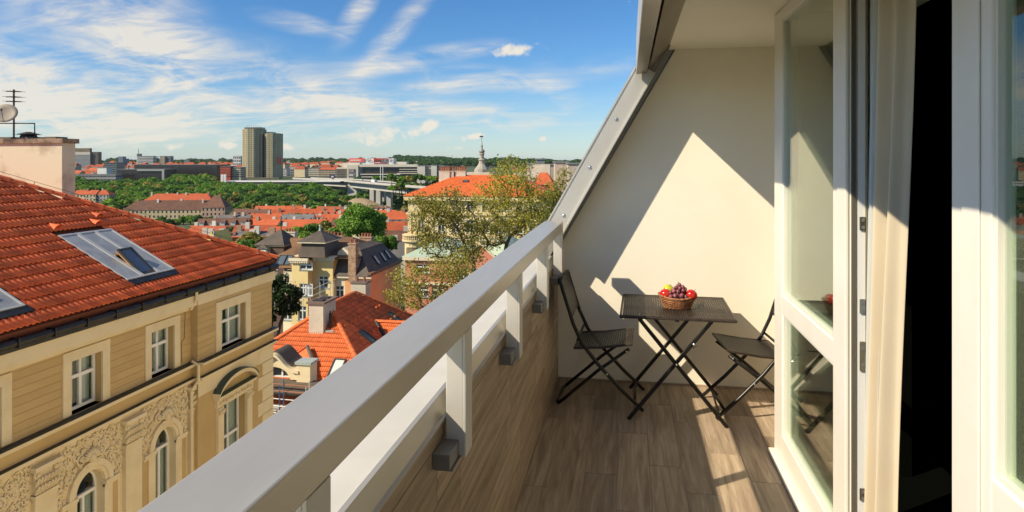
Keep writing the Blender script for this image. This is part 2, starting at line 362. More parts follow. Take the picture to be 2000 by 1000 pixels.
# parapet with tiled inner face
par = MB().box(-.80, PX0-.0022, -1.6, YE+.4, -.3, .898).obj('parapet', M('parapet_core', (.36, .29, .21), rough=.9)); tag(par, 'low balcony parapet faced with brown wood-look plank tiles', 'wall')
i = 0; z = .004
while z < .88:
    y = -1.6-starts[(i*5+3) % 12]*PLN
    while y < YE:
        y0, y1 = max(y, -1.6), min(y+PLN, YE); z1 = min(z+PW, .900)
        if y1-y0 > .02 and z1-z > .015 and y1 > .3:
            o = bpy.data.objects.new('plank', plank_mesh(z1-z-G, y1-y0-G, .007, 'plank')); COL.objects.link(o)
            o.location = (PX0, y0+G/2, z+G/2); o.rotation_euler = (0, -R(90), 0)
            o.rotation_euler = Matrix(((0, 0, 1), (0, 1, 0), (1, 0, 0))).transposed().to_euler() if False else (0, 0, 0)
            o.matrix_basis = Matrix(((0, 0, 1, PX0), (0, 1, 0, y0+G/2), (1, 0, 0, z+G/2), (0, 0, 0, 1))); o.parent = par
        y += PLN
    z += PW; i += 1
sl_ = MB()
sl_.prism([(-.553, -1.6, .957), (-1.04, -1.6, .875), (-1.04, -1.6, .858), (-.553, -1.6, .945)], (0, YE+1.9, 0))
sl_ = sl_.obj('sill_sheet', SILLM, par)
MB().prism([(-.566, -1.6, .959), (-.5525, -1.6, .959), (-.534, -1.6, .909), (-.525, -1.6, .907), (-.525, -1.6, .901), (-.566, -1.6, .901)], (0, YE+1.55, 0)).obj('sill_fascia', ALU, par)
oh = thing('own_house', 'cream facade of the house the balcony belongs to, below the sill', 'house', (-.9, 5, -20))
MB().box(-.96, -.81, -26, 34, -20, .70).obj('facade', M('own_facade', (.70, .60, .42), (.64, .54, .37), .9, scale=.6), oh)
MB().box(-1.08, -.965, -26, 34, -3.2, -2.9).obj('string_course', MATS['own_facade'], oh)
MB().prism([(-.80, 7.3, .72), (-.4, 7.3, .72), (1.6, 7.3, 4.3), (1.24, 7.3, 4.3)], (0, 28, 0)).obj('mansard_roof', M('zinc_roof', (.36, .37, .37), rough=.5, metal=.6), oh)
MB().prism([(-.80, -26, .72), (-.4, -26, .72), (1.6, -26, 4.3), (1.24, -26, 4.3)], (0, 24.2, 0)).obj('mansard_roof', MATS['zinc_roof'], oh)
# end wall and ceiling
YB = 4.82                                         # front face of the roof slab that closes the far end
ob = PYP(1070, 435, YB); ot = PYP(1241, 134, YB)  # outer slope line of the roof edge
sdir = (ot-ob).normalized(); sdir.y = 0; sdir.normalize(); snorm = Vector((-sdir.z, 0, sdir.x))   # outward
ew = MB()
e0 = ob-snorm*.15; tpar = (CEIL+.2-e0.z)/sdir.z; eT = e0+sdir*tpar; tb = (.70-e0.z)/sdir.z; eB = e0+sdir*tb
ew.prism([(-.62, YE, -.01), (XR+.1, YE, -.01), (XR+.1, YE, CEIL+.15), (eT.x, YE, CEIL+.15), (eB.x, YE, .70), (-.62, YE, .70)], (0, .2, 0))
ew = ew.obj('end_wall', PL); tag(ew, 'cream plastered end wall with a slanted left edge', kind='structure')
MB().prism([(PX0+.003, YE-.012, .0005), (XR, YE-.012, .0005), (XR, YE-.012, .012), (PX0+.003, YE-.012, .012)], (0, .0115, 0)).obj('skirting', GROUT, ew)
ce = MB().box(.27, XR+.1, -1.7, YE+.2, CEIL, CEIL+.12).obj('balcony_ceiling', PL); tag(ce, 'plastered ceiling of the covered balcony', kind='structure')
rw = MB().box(XR, XR+.12, 4.05, YE+.2, -.01, CEIL+.1).box(FX+.09, XR+.1, 3.97, 4.06, -.01, CEIL+.1).obj('recess_wall', PL); tag(rw, 'plastered recess wall behind the fixed door panel', kind='structure')
# roof slab at the far end: metal edge with screws
rs = thing('roof_edge', 'sloping light metal roof edge with three round screws above the railing end', 'roof edge', (ob.x, YB, ob.z))
wd_ = .128
def slab(m, a, b, n0, n1, y0, y1):
    p = [a+snorm*n0, a+snorm*n1, b+snorm*n1, b+snorm*n0]
    m.prism([(q.x, y0, q.z) for q in p], (0, y1-y0, 0)); return m
a0, b0 = ob-sdir*.10, ot+sdir*.04
slab(MB(), a0, b0, -wd_, 0, YB, YB+.02).obj('cover_plate', FLASH, rs)
slab(MB(), a0, b0, -wd_-.010, -wd_, YB-.022, YB+.02).obj('inner_lip', FLASH, rs)
slab(MB(), a0, b0, -.001, .010, YB-.006, YB+.02).obj('outer_lip', FLASH, rs)
slab(MB(), a0-sdir*.2, b0+sdir*.6, -wd_-.004, -.01, YB+.021, YE+.01).obj('soffit', M('soffit_grey', (.24, .23, .21), rough=.6, metal=.2), rs)
slab(MB(), a0-sdir*.2, b0+sdir*1.2, -.16, -.005, YE+.012, YE+2.2).obj('roof_slope', M('zinc_roof', (.36, .37, .37), rough=.5, metal=.6), rs)
Ls = (ot-ob).length
for px, py in ((1101, 421), (1152, 327), (1204, 233)):
    q = PYP(px, py, YB); m = MB(); m.sph((0, 0, 0), .011, 10, 6, .7); m.lathe((0, 0, -.003), [(.016, 0), (.015, .003)], 12)
    o = m.obj('screw', SCREW, rs, smooth=False, local=True); o.matrix_basis = Matrix.Translation(q-wloc(rs)+Vector((0, -.002, 0))) @ Matrix.Rotation(R(90), 4, 'X')
# header along the top of the opening
hx = PYP(1244, 146, YB-.0); HX, HZ = hx.x, hx.z
hd = thing('roof_header', 'brownish metal box profile along the top of the balcony opening', 'roof trim', (HX, 2, HZ))
Y0, Y1 = -1.7, YB+.02
MB().prism([(HX, Y0, HZ), (HX+.068, Y0, HZ+.006), (HX+.068, Y0, HZ+.05), (HX+.052, Y0, HZ+.05), (HX+.052, Y0, HZ+.25), (HX, Y0, HZ+.25)], (0, Y1-Y0-.05, 0)).obj('box_profile', HDRM, hd)
MB().prism([(HX-.006, Y0, HZ-.001), (HX-.001, Y0, HZ-.001), (HX-.001, Y0, HZ+.25), (HX-.006, Y0, HZ+.25)], (0, Y1-Y0-.05, 0)).obj('outer_strip', FLASH, hd)
MB().prism([(HX+.085, Y0, HZ+.035), (.285, Y0, CEIL-.002), (.27, Y0, CEIL+.02), (HX+.075, Y0, HZ+.06)], (0, YE-Y0-.002, 0)).obj('soffit_plate', DMET, hd)
MB().prism([(HX+.0, Y0, HZ+.251), (.35, Y0, CEIL+.125), (.35, Y0, CEIL+.22), (HX+.002, Y0, HZ+.34)], (0, YE-Y0, 0)).obj('roof_board', MATS['zinc_roof'], hd)
# railing
rl = thing('railing', 'grey metal balcony railing with wide flat top rail and short posts', 'railing', (-.53, 2.4, .8))
RT, RB, RI, RO = 1.225, 1.160, -.458, -.590
m = MB(); m.prism([(RO, -.9, RB), (RI, -.9, RB), (RI, -.9, RT), (RO, -.9, RT)], (0, 4.70+.9, 0)); m.obj('top_rail', ALU, rl, bevel=.004)
for yp in (.0, .95, 1.905, 2.865, 3.83, 4.69):
    if yp < .5: continue
    m = MB(); m.box(-.520, -.470, yp-.045, yp-.006, .80, RB-.001).box(-.4695, -.460, yp-.048, yp+.03, .80, RB-.002)
    po = m.obj('post', ALUP, rl, bevel=.002)
    MB().box(-.527, -.474, yp-.14, yp-.046, .80, .806).box(-.529, -.480, yp-.15, yp-.046, .806, .85).obj('bracket', M('bracket_shaded_steel', (.20, .20, .20), rough=.5, metal=.5), po, bevel=.002)  # bracket colour darkened to carry the parapet's shade

# ------------------------------------------------------------------ glazed doors in the facade line
def leaf(name, label, y0, y1, handle_side):
    t = thing(name, label, 'glass door', (FX, (y0+y1)/2, 0))
    B = ((FX, 0, 0), (0, 1, 0), (-1, 0, 0)); m = MB(); z0, z1 = .03, CEIL-.005; sa, sb = .19, .14
    ya, yb = y0+sa, y1-sa
    if y0 < 1.0: ya = y0+.25
    def stile(a, b, c, d, n0=-.055, n1=0.): m.bb(B, a, b, c, d, n0, n1)
    stile(y0, ya, z0, z1); stile(yb, y1, z0, z1); stile(ya, yb, z0, .175); stile(ya, yb, .832, .930); stile(ya, yb, 2.41, z1)
    fr = m.obj('frame', DOORW, t, bevel=.004)
    be = MB()
    for (c, d) in ((.175, .832), (.930, 2.41)):
        for (a, b, e, f) in ((ya, ya+.012, c, d), (yb-.012, yb, c, d), (ya+.012, yb-.012, c, c+.012), (ya+.012, yb-.012, d-.012, d)): be.bb(B, a, b, e, f, -.045, -.008)
        MB().bb(B, ya+.001, yb-.001, c+.001, d-.001, -.026, -.022).obj('pane', GLASS, t)
        MB().bb(B, ya+.001, yb-.001, c+.001, d-.001, -.044, -.040).obj('pane', GLASS, t)
    be.obj('glazing_bead', M('bead_white', (.72, .71, .62), rough=.4), t)
    return t
LA = leaf('glazed_door', 'white framed two-pane glass door panel beside the chair and table', 2.66, 3.96, 0)
B = ((FX, 0, 0), (0, 1, 0), (-1, 0, 0))
MB().bb(B, 2.658, 2.76, .03, CEIL-.005, .0015, .016).obj('cover_strip', DOORW, LA, bevel=.004)
MB().bb(B, 2.78, 2.84, .03, CEIL-.005, .001, .007).obj('cover_strip', DOORW, LA, bevel=.003)
MB().box(FX+.006, FX+.020, 2.6505, 2.66, .03, CEIL-.01).obj('edge_seal', M('seal_dark', (.10, .09, .07), rough=.6), LA)
MB().box(FX+.026, FX+.056, 2.648, 2.66, .03, CEIL-.01).obj('edge_rebate', M('rebate_grey', (.70, .70, .68), rough=.5), LA)
GOLD = M('lock_metal', (.45, .40, .28), rough=.3, metal=.9); STEEL = M('lock_steel', (.5, .5, .48), rough=.3, metal=.9)
for zz_, hh, mt in ((1.42, .05, DMET), (1.115, .055, STEEL), (.93, .11, GOLD), (.42, .045, DMET)):
    o = MB().box(FX+.030, FX+.050, 2.640, 2.6475, zz_-hh/2, zz_+hh/2).obj('lock_plate', mt, LA, bevel=.003)
    k = MB()
    for q in (-.28, .28): k.box(FX+.035, FX+.045, 2.636, 2.640, zz_+q*hh-.006, zz_+q*hh+.006)
    k.obj('lock_pin', STEEL, o)
MB().box(FX+.050, FX+.056, 2.639, 2.6478, .03, CEIL-.02).obj('lock_rail', GOLD, LA)
LBf = leaf('glazed_door', 'near white door leaf at the right edge reflecting the city', -.35, 1.865, 1)
MB().bb(B, 1.72, 1.80, .03, CEIL-.005, .001, .006).obj('cover_strip', DOORW, LBf, bevel=.003)
th = MB().box(FX-.03, FX+.12, -.5, 3.97, -.002, .028).obj('door_threshold', DOORW); tag(th, 'low white sill strip under the glass doors', 'threshold')
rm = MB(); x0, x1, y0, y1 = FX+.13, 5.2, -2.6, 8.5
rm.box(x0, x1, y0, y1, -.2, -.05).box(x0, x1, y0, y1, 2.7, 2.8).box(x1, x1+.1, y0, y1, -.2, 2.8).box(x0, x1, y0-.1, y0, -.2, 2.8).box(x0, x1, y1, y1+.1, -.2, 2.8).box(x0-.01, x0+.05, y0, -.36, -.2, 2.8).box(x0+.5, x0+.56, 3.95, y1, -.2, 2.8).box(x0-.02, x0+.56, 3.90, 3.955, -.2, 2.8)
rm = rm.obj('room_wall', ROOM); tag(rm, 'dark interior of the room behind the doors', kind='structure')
# curtains hanging inside the open doorway
def curtain(name, label, path, pathb, z0, z1, mat, amp, waves, seed):
    """hanging cloth: path at the top, pathb at the bottom (plan x, y)"""
    V = []; Fq = []; nh, nv = 110, 40; ph = random.Random(seed).random()*6
    for j in range(nv+1):
        v = j/nv; z = z0+(z1-z0)*v; e = v*v*(3-2*v)*.75+v*.25
        for k in range(nh+1):
            u = k/nh; a = Vector((*pathb[0], 0)).lerp(Vector((*path[0], 0)), e); b = Vector((*pathb[1], 0)).lerp(Vector((*path[1], 0)), e); d = (b-a).normalized(); nn = Vector((-d.y, d.x, 0))
            s_ = amp*(1.25-.55*v)*(math.sin(u*waves*6.283+ph+.7*math.sin(v*2.4+u*4))+.35*math.sin(u*waves*12.9+1.3+v*1.2))
            p = a.lerp(b, u)+nn*s_; V.append((p.x, p.y, z))
    W_ = nh+1
    for j in range(nv):
        for k in range(nh): Fq.append((j*W_+k, j*W_+k+1, (j+1)*W_+k+1, (j+1)*W_+k))
    o = bpy.data.objects.new(name, np_mesh(name, np.array(V), np.array(Fq), mat, True)); COL.objects.link(o)
    sm = o.modifiers.new('thick', 'SOLIDIFY'); sm.thickness = .003
    return tag(o, label, 'curtain', 'curtains in the doorway')
def cloth(name, col, trans):
    m = M(name, col, tuple(c*.93 for c in col), .9, scale=2, bump=.15, bscale=300); t = m.node_tree; b = t.nodes['Principled BSDF']
    tr = t.nodes.new('ShaderNodeBsdfTranslucent'); tr.inputs[0].default_value = (*col, 1); mx = t.nodes.new('ShaderNodeMixShader'); mx.inputs[0].default_value = trans
    o = t.nodes['Material Output']; t.links.new(b.outputs[0], mx.inputs[1]); t.links.new(tr.outputs[0], mx.inputs[2]); t.links.new(mx.outputs[0], o.inputs[0]); return m
SHEER = cloth('sheer_cloth', (.84, .86, .84), .5); BEIGE = cloth('beige_cloth', (.84, .74, .56), .3)
curtain('curtain', 'thin white curtain seen through the glass of the door panel', ((FX+.105, 3.22), (FX+.09, 2.68)), ((FX+.105, 3.22), (FX+.09, 2.68)), .02, 2.46, SHEER, .010, 4.0, 3)
curtain('curtain', 'white sheer curtain fold in the open doorway beside the lock plates', ((FX+.078, 2.645), (FX+.062, 2.495)), ((FX+.072, 2.648), (FX+.055, 2.585)), .02, 2.46, SHEER, .022, 2.4, 3)
curtain('curtain', 'heavier beige curtain edge beside the black doorway', ((FX+.066, 2.51), (FX+.098, 2.35)), ((FX+.052, 2.61), (FX+.080, 2.49)), .02, 2.46, BEIGE, .026, 1.7, 5)

# ------------------------------------------------------------------ folding table, chairs, fruit
WEAVE = M('rattan_brown', (.028, .020, .0145), (.050, .036, .026), .45, scale=30, rnd=.1, isl=.22)
STLB = M('black_steel', (.016, .015, .014), (.024, .022, .02), .33, .4, scale=6)
def weave(w_, l_, n, mstrip, name, mat, bow=0.):
    """woven mat w_ by l_ (local x, y) in the plane z=0: two sets of flat strips over and under"""
    V = []; Fq = []
    def strip(p, q, width, phase, cnt, axis):
        segs = cnt*2; base = len(V)
        for i in range(segs+1):
            u = i/segs; h = .0022*math.cos(math.pi*(u*cnt+phase))
            if axis == 0: x = p+(q-p)*u; row = ((x, width[0]), (x, width[1]))
            else: y = p+(q-p)*u; row = ((width[0], y), (width[1], y))
            for (x, y) in row:
                b_ = bow*((x/w_)**2 if w_ else 0)
                V.append((x, y, h+b_))
        for i in range(segs):
            a = base+2*i; f_ = (a, a+1, a+3, a+2); Fq.append(f_ if axis == 1 else f_[::-1])
    nx = max(2, int(w_/n)); ny = max(2, int(l_/mstrip))
    for j in range(ny):
        y0 = l_*j/ny; strip(0, w_, (y0+l_/ny*.06, y0+l_/ny*.94), j % 2, nx, 0)
    for k in range(nx):
        x0 = w_*k/nx; strip(0, l_, (x0+w_/nx*.08, x0+w_/nx*.92), (k+1) % 2, ny, 1)
    return np_mesh(name, np.array(V), np.array(Fq), mat)
TX0, TX1, TY0, TY1, TZ = -.045, .655, 4.27, 4.95, .672
tb_ = thing('folding_table', 'square brown woven folding table with black crossed legs', 'table', ((TX0+TX1)/2, (TY0+TY1)/2, 0), rotz=R(-1.0))
ox, oy = (TX0+TX1)/2, (TY0+TY1)/2; hw, hl = (TX1-TX0)/2, (TY1-TY0)/2
o = bpy.data.objects.new('woven_top', weave(2*hw-.02, 2*hl-.02, .0150, .0150, 'woven_top', WEAVE)); COL.objects.link(o); o.parent = tb_; o.location = (-hw+.01, -hl+.01, TZ)
m = MB(); r_ = .011
m.tube([(-hw, -hl, TZ-.006), (hw, -hl, TZ-.006), (hw, hl, TZ-.006), (-hw, hl, TZ-.006)], r_, 8, closed=True); m.obj('top_rim', WEAVE, tb_, local=True)
MB().box(-hw+.02, hw-.02, -.012, .012, TZ-.03, TZ-.006).box(-.012, .012, -hl+.02, hl-.02, TZ-.03, TZ-.0065).obj('support_bar', STLB, tb_, local=True)
LX = .302; yf, yb = -.31, .31
def leg_bar(a, b, name='leg'): return MB().bar(a, b, .022, .030, (0, 1, 0)).obj(name, STLB, tb_, local=True, bevel=.003)
for y, s in ((yf, 1), (yb-.03, 1)):
    leg_bar((-.235, y, TZ-.02), (LX, y, .0)); leg_bar((.215, y+.026, TZ-.02), (-LX, y+.026, .0))
MB().tube([(-.22, yf, TZ-.028), (-.22, yb, TZ-.028)], .008, 6).obj('stretcher', STLB, tb_, local=True); MB().tube([(.20, yf, TZ-.028), (.20, yb, TZ-.028)], .008, 6).obj('stretcher', STLB, tb_, local=True)
MB().tube([(.262, yf, .05), (.262, yb, .05)], .008, 6).obj('stretcher', STLB, tb_, local=True); MB().tube([(-.262, yf+.02, .05), (-.262, yb, .05)], .008, 6).obj('stretcher', STLB, tb_, local=True)
MB().tube([(.10, -.30, .48), (.155, .20, .36)], .005, 6).obj('stay', STLB, tb_, local=True)
for (x, z) in ((-.006, .374), (.10, .507)):
    o = MB().sph((x, yf-.013, z), .008, 8, 5).obj('rivet', SCREW, tb_, local=True)
def make_chair(label, loc, rotz):
    t = thing('folding_chair', label, 'chair', loc, 'folding chairs at the table', rotz=rotz)
    W2 = .205                                    # half width, local x = forward, y = sideways
    # long side rails: back top -> front foot, gently curved
    for s in (-1, 1):
        pts = []; A = [(-.275, .845), (-.235, .72), (-.185, .56), (-.125, .43), (-.02, .30), (.12, .155), (.275, .012)]
        for (x, z) in A: pts.append((x, s*W2, z))
        m = MB().tube(pts, .0125, 8); m.obj('side_rail', STLB, t, smooth=True, local=True)
        m = MB().tube([(.185, s*(W2-.032), .405), (-.02, s*(W2-.032), .25), (-.285, s*(W2-.032), .014)], .0115, 8); m.obj('leg', STLB, t, smooth=True, local=True)
        for (x, z, e) in ((.04, .24, 1), (.165, .39, -1)): MB().sph((x, s*(W2+.012) if e > 0 else s*(W2-.018), z), .008, 8, 5).obj('rivet', SCREW, t, local=True)
    MB().tube([(-.285, -W2+.032, .014), (-.30, -W2+.06, .013), (-.30, W2-.06, .013), (-.285, W2-.032, .014)], .0115, 8).obj('stretcher', STLB, t, smooth=True, local=True)
    MB().tube([(.22, -W2, .065), (.22, W2, .065)], .009, 8).obj('stretcher', STLB, t, smooth=True, local=True)
    MB().tube([(-.155, -W2, .455), (-.155, W2, .455)], .009, 8).obj('stretcher', STLB, t, smooth=True, local=True)
    # seat
    o = bpy.data.objects.new('seat', weave(.375, 2*W2+.01, .0145, .0145, 'seat', WEAVE, .03)); COL.objects.link(o); o.parent = t
    o.matrix_basis = Matrix.Translation((-.175, -W2-.005, .405)) @ Matrix.Rotation(R(-2.5), 4, 'Y')
    m = MB().tube([(-.175, -W2-.005, .40), (.0, -W2-.005, .414), (.2, -W2-.005, .445), (.2, W2+.005, .445), (.0, W2+.005, .414), (-.175, W2+.005, .40)], .009, 8, closed=True); m.obj('seat_rim', WEAVE, t, local=True)
    # backrest panel
    d = Vector((-.275+.205, 0, .845-.60)); up = d.normalized()
    o = bpy.data.objects.new('backrest', weave(d.length, 2*W2, .0145, .0145, 'backrest', WEAVE)); COL.objects.link(o); o.parent = t
    ux = up; uy = Vector((0, 1, 0)); uz = ux.cross(uy)
    Mx = Matrix((ux, uy, uz)).transposed().to_4x4(); Mx.translation = Vector((-.197, -W2, .60)); o.matrix_basis = Mx
    MB().tube([(-.275, -W2, .845), (-.278, 0, .852), (-.275, W2, .845)], .0125, 8).obj('top_rail', STLB, t, smooth=True, local=True)
    MB().tube([(-.202, -W2, .60), (-.202, W2, .60)], .009, 8).obj('back_rail', STLB, t, smooth=True, local=True)
    return t
make_chair('brown woven folding chair on the left, its back against the parapet', (-.175, 4.665, 0), R(-2))
make_chair('brown woven folding chair on the right, half hidden by the door panel', (.80, 4.63, 0), R(180+6))
# basket and fruit
bx, by, bz = .318, 4.555, TZ+.004
WIC = M('wicker', (.22, .085, .035), (.42, .20, .09), .5, scale=40, isl=.3)
bk = thing('basket', 'oval wicker basket full of fruit on the table', 'basket', (bx, by, bz))
m = MB(); nst = 44
for r_i in range(11):
    f = r_i/10; a, b = .085+.033*f, .060+.026*f; pts = []
    for k in range(nst*2):
        an = 2*math.pi*k/(nst*2); e = .0032*(1 if (k+r_i*2) % 4 < 2 else -1); dip = .0
        pts.append((bx+(a+e)*math.cos(an), by+(b+e)*math.sin(an), bz+.004+.0062*r_i*1.15+(.010*math.cos(2*an)*f)))
    m.tube(pts, .0041, 5, closed=True)
m.obj('weave', WIC, bk, kind='stuff')
m = MB()
for k in range(22):
    an = 2*math.pi*k/22; m.tube([(bx+.085*math.cos(an), by+.060*math.sin(an), bz), (bx+.119*math.cos(an), by+.087*math.sin(an), bz+.078+.010*math.cos(2*an))], .0028, 5)
m.obj('stake', WIC, bk)
for ph in (0, math.pi):
    pts = []
    for k in range(72):
        an = 2*math.pi*k/72; q = .004*math.sin(an*12+ph)
        pts.append((bx+(.121+q)*math.cos(an), by+(.089+q)*math.sin(an), bz+.080+.010*math.cos(2*an)+.003*math.cos(an*12+ph)))
    MB().tube(pts, .0048, 6, closed=True).obj('rim', WIC, bk)
MB().lathe((bx, by, bz+.001), [(.084, 0), (.088, .006)], 28, 1, .7).obj('base', WIC, bk)
def apple(label, c, r, mat, tilt):
    pr = []
    for i in range(15):
        a = math.pi*i/14; rr = r*math.sin(a)*(1+.06*math.cos(a)); z = -r*.92*math.cos(a)
        if i > 10: z -= r*.11*(i-10)/4*1.5
        if i < 2: z += r*.08*(2-i)
        pr.append((max(rr, .0008), z))
    t = thing('apple', label, 'apple', c, 'fruit in the basket')
    t.rotation_euler = tilt
    MB().lathe((0, 0, 0), pr, 24).obj('flesh', mat, t, smooth=True, local=True)
    MB().tube([(0, 0, r*.68), (.001, .002, r*.85), (.004, .003, r*1.12)], .0014, 5).obj('stem', M('stem_brown', (.07, .045, .02)), t, local=True)
RED = M('apple_red', (.50, .012, .010), (.62, .09, .02), .16, scale=14, spec=.6, lo=.5, hi=.8); GRN = M('apple_green', (.50, .56, .03), (.62, .55, .06), .2, scale=10)
apple('red apple at the left end of the fruit basket', (bx-.078, by-.020, bz+.094), .038, RED, (R(10), R(-12), 0))
apple('yellow-green apple behind the red one in the basket', (bx-.055, by+.04, bz+.113), .036, GRN, (R(25), R(20), 0))
apple('red apple with long stem at the right end of the basket', (bx+.090, by-.034, bz+.096), .038, RED, (R(14), R(28), 0))
gr = thing('grape_bunch', 'bunch of dusky red grapes heaped in the basket', 'grapes', (bx+.01, by-.02, bz+.07), 'fruit in the basket')
GRP = M('grape_skin', (.16, .035, .045), (.30, .11, .13), .38, scale=60, rnd=.35)
gm = MB().sph((0, 0, 0), .0135, 12, 8, 1.12).mesh('grape', GRP, True); rg = random.Random(4); placed = []
core = Vector((-.004, .0, .035))
for it in range(900):
    an = rg.random()*6.283; zf = rg.random(); rad = .062*(1-zf)**.75+.006
    p = Vector((core.x+rad*math.cos(an)*(.8+.2*rg.random())*1.05+.006*zf, core.y-.008+rad*math.sin(an)*.72, .010+zf*.082))
    if all((p-q).length > .0235 for q in placed): placed.append(p)
    if len(placed) > 44: break
for p in placed: inst('grape', gm, gr, Matrix.Translation(p) @ Matrix.Rotation(rg.random()*3, 4, 'X'))
m = MB().lathe((-.004, -.004, -.01), [(.055, 0), (.052, .02), (.035, .055), (.01, .085)], 14, 1, .7); m.obj('grape_core', GRP, gr, local=True)
MB().tube([(.006, 0, .07), (-.002, -.002, .098), (-.006, -.003, .108)], .0015, 5).obj('stem', MATS['stem_brown'], gr, local=True)

# ------------------------------------------------------------------ roof tiles
TILE = M('roof_tile', (.68, .115, .029), (.76, .155, .040), .72, scale=2.2, rnd=.26, isl=.24, bump=.15, bscale=40)
TILEB = M('roof_tile_bright', (.64, .13, .03), (.70, .165, .038), .75, scale=5, rnd=.12, isl=.12)
def tile_geo(w_, e, h, over=.07, th=.016, nseg=8):
    """one pantile: x across, y up the slope, z normal; its lower edge lifted on the tile below"""
    V = []; Fq = []; lift = .060
    prof = []; nseg = 12
    for i in range(nseg+1):                       # two rolls with flat troughs
        u = i/nseg; f = (u*2) % 1.0 if u < 1 else 0
        z = h*(math.sin(math.pi*f/.6) if f < .6 else -.12*math.sin(math.pi*(f-.6)/.4)); prof.append((u*w_*1.02, z))
    ys = (0, e+over)
    for y in ys:
        for (x, z) in prof: V.append((x, y, z+(lift if y == 0 else .004)))
    for (x, z) in prof: V.append((x, .004, z+lift-.020))
    n = nseg+1
    for i in range(nseg):
        Fq.append((i, i+1, n+i+1, n+i)); Fq.append((2*n+i, 2*n+i+1, i+1, i))
    return np.array(V), np.array(Fq)
def tile_roof(root, origin, u, v, nrm, inside, umax, vmax, w_, e, h, mat, nparts, parent_name='tile'):
    Vt, Ft = tile_geo(w_, e, h); origin = Vector(origin); B3 = np.array([u, v, nrm])       # rows
    me = np_mesh('tile', Vt, Ft, mat, False); spots = []
    nu, nv = int(umax/w_)+1, int(vmax/e)+1
    for j in range(nv):
        for i_ in range(nu):
            a, b = i_*w_, j*e
            if inside(a+w_*.5, b+e*.5): spots.append((a, b))
    pos = []
    for a, b in spots:
        p = origin+Vector(u)*a+Vector(v)*b; pos.append(p)
    def dist(k):
        p = pos[k]; zc = depth(p.x, p.y); px = 1000+F*((p.x*C_+p.y*S_)/zc); py = HY+F*(CAMH-p.z)/zc
        out = not (-20 < px < 1100 and py < 1000-(px-300)*.73)
        return (out, zc)
    order = sorted(range(len(spots)), key=dist); base = wloc(root); rot = Matrix(B3.T).to_4x4()
    for k in order[:nparts]:
        jit = Matrix.Rotation(random.uniform(-.006, .006), 4, 'Z')
        mm = Matrix.Translation(pos[k]-base) @ rot @ jit; inst('tile', me, root, mm)
    rest = order[nparts:]
    if rest:
        Vw = Vt @ B3; off = np.array([pos[k]-base for k in rest]); off = off+np.array(nrm)*rng.uniform(-.004, .004, (len(rest), 1))
        V = (Vw[None]+off[:, None]).reshape(-1, 3); Fa = (Ft[None]+(np.arange(len(rest))*len(Vt))[:, None, None]).reshape(-1, Ft.shape[1])
        o = bpy.data.objects.new('tile_field', np_mesh('tile_field', V, Fa, mat)); COL.objects.link(o); o.parent = root; o['kind'] = 'stuff'
def ridge_tiles(root, a, b, mat, r=.12, ln=.38, name='ridge_tile'):
    a, b = Vector(a), Vector(b); n = max(1, int((b-a).length/ln)); t = (b-a).normalized(); up = Vector((0, 0, 1)); sd = t.cross(up).normalized(); uu = sd.cross(t)
    V = []; Fq = []
    for k, rr in ((0, r*1.08), (1, r*.94)):
        for i_ in range(7):
            an = math.pi*i_/6; V.append((rr*math.cos(an), k*ln*1.07, rr*math.sin(an)*.8))
    for i_ in range(6): Fq.append((i_, i_+1, 7+i_+1, 7+i_))
    me = np_mesh(name, np.array(V), np.array(Fq), mat, True); rot = Matrix((sd, t, uu)).transposed().to_4x4()
    for k in range(n): inst(name, me, root, Matrix.Translation(a+t*ln*k-wloc(root)) @ rot)
def ray_plane(px, py, p0, nrm):
    d = P(px, py, 1)-cam.location; o = cam.location; return o+d*((Vector(p0)-o).dot(nrm)/d.dot(nrm))

# ------------------------------------------------------------------ neighbouring house on the left
MUS = M('mustard_plaster', (.53, .375, .17), (.48, .335, .145), .9, scale=.8, rnd=.05, bump=.08, bscale=50)
CRM = M('cream_plaster', (.74, .62, .395), (.67, .55, .335), .88, scale=1.5, bump=.06, bscale=40, lo=.4, hi=.7)
LEDGE = M('ledge_black', (.022, .022, .020), (.035, .036, .03), .55, scale=3); COPPER = M('copper_green', (.035, .06, .045), (.05, .085, .06), .6, scale=4)
GUT = M('gutter_black', (.014, .014, .014), (.03, .028, .026), .4, .3, scale=3)
NX, NYc = -12.9, 22.15; ZC = -2.35; ZL1, ZL2 = CAMH-6.0, CAMH-6.45
nb = thing('apartment_house', 'mustard and cream townhouse with red tiled hip roof on the left', 'house', (NX, 15, -20))
RIS = 17.95
B1 = BX(NX); B2 = BX(NX+.22)
# upper floor: rusticated courses round recessed windows
ups = [(11.35, .94, B1), (14.06, .94, B1), (16.72, .94, B1), (19.78, 1.36, B2)]
zw0, zw1 = ZL1+.02, CAMH-4.70
ops = [(h-wd/2-.02, h+wd/2+.02, zw0, zw1+.02) for h, wd, b in ups]
zb = [ZL1, ZL1+.24, ZL1+.62, ZL1+1.0, ZL1+1.38, ZC-.38]
zb = [ZL1+k*(ZC-.30-ZL1)/9.0 for k in range(10)]
for a, b in zip(zb, zb[1:]):
    for Bq, h0, h1 in ((B1, 8.0, RIS), (B2, RIS, NYc)):
        for c in cells(h0, h1, a+.006, b-.006, ops):
            big_ = c[1]-c[0] > .25
            MB().bb(Bq, c[0]+(.0 if not big_ else .004), c[1]-(.0 if not big_ else .004), c[2], c[3], -.35, -.0).obj('panel', MUS, nb)
wall(BX(NX-.012), 8.0, RIS-.01, ZL1, ZC-.3, ops, .33, MUS, nb, 'wall_core'); wall(BX(NX+.208), RIS+.01, NYc-.01, ZL1, ZC-.3, ops, .5, MUS, nb, 'wall_core')
CURT = M('window_curtain', (.80, .80, .76), (.66, .66, .62), .9, scale=9, st=(1, 3, .3)); DARKIN = M('dark_inside', (.03, .028, .025), rough=.9)
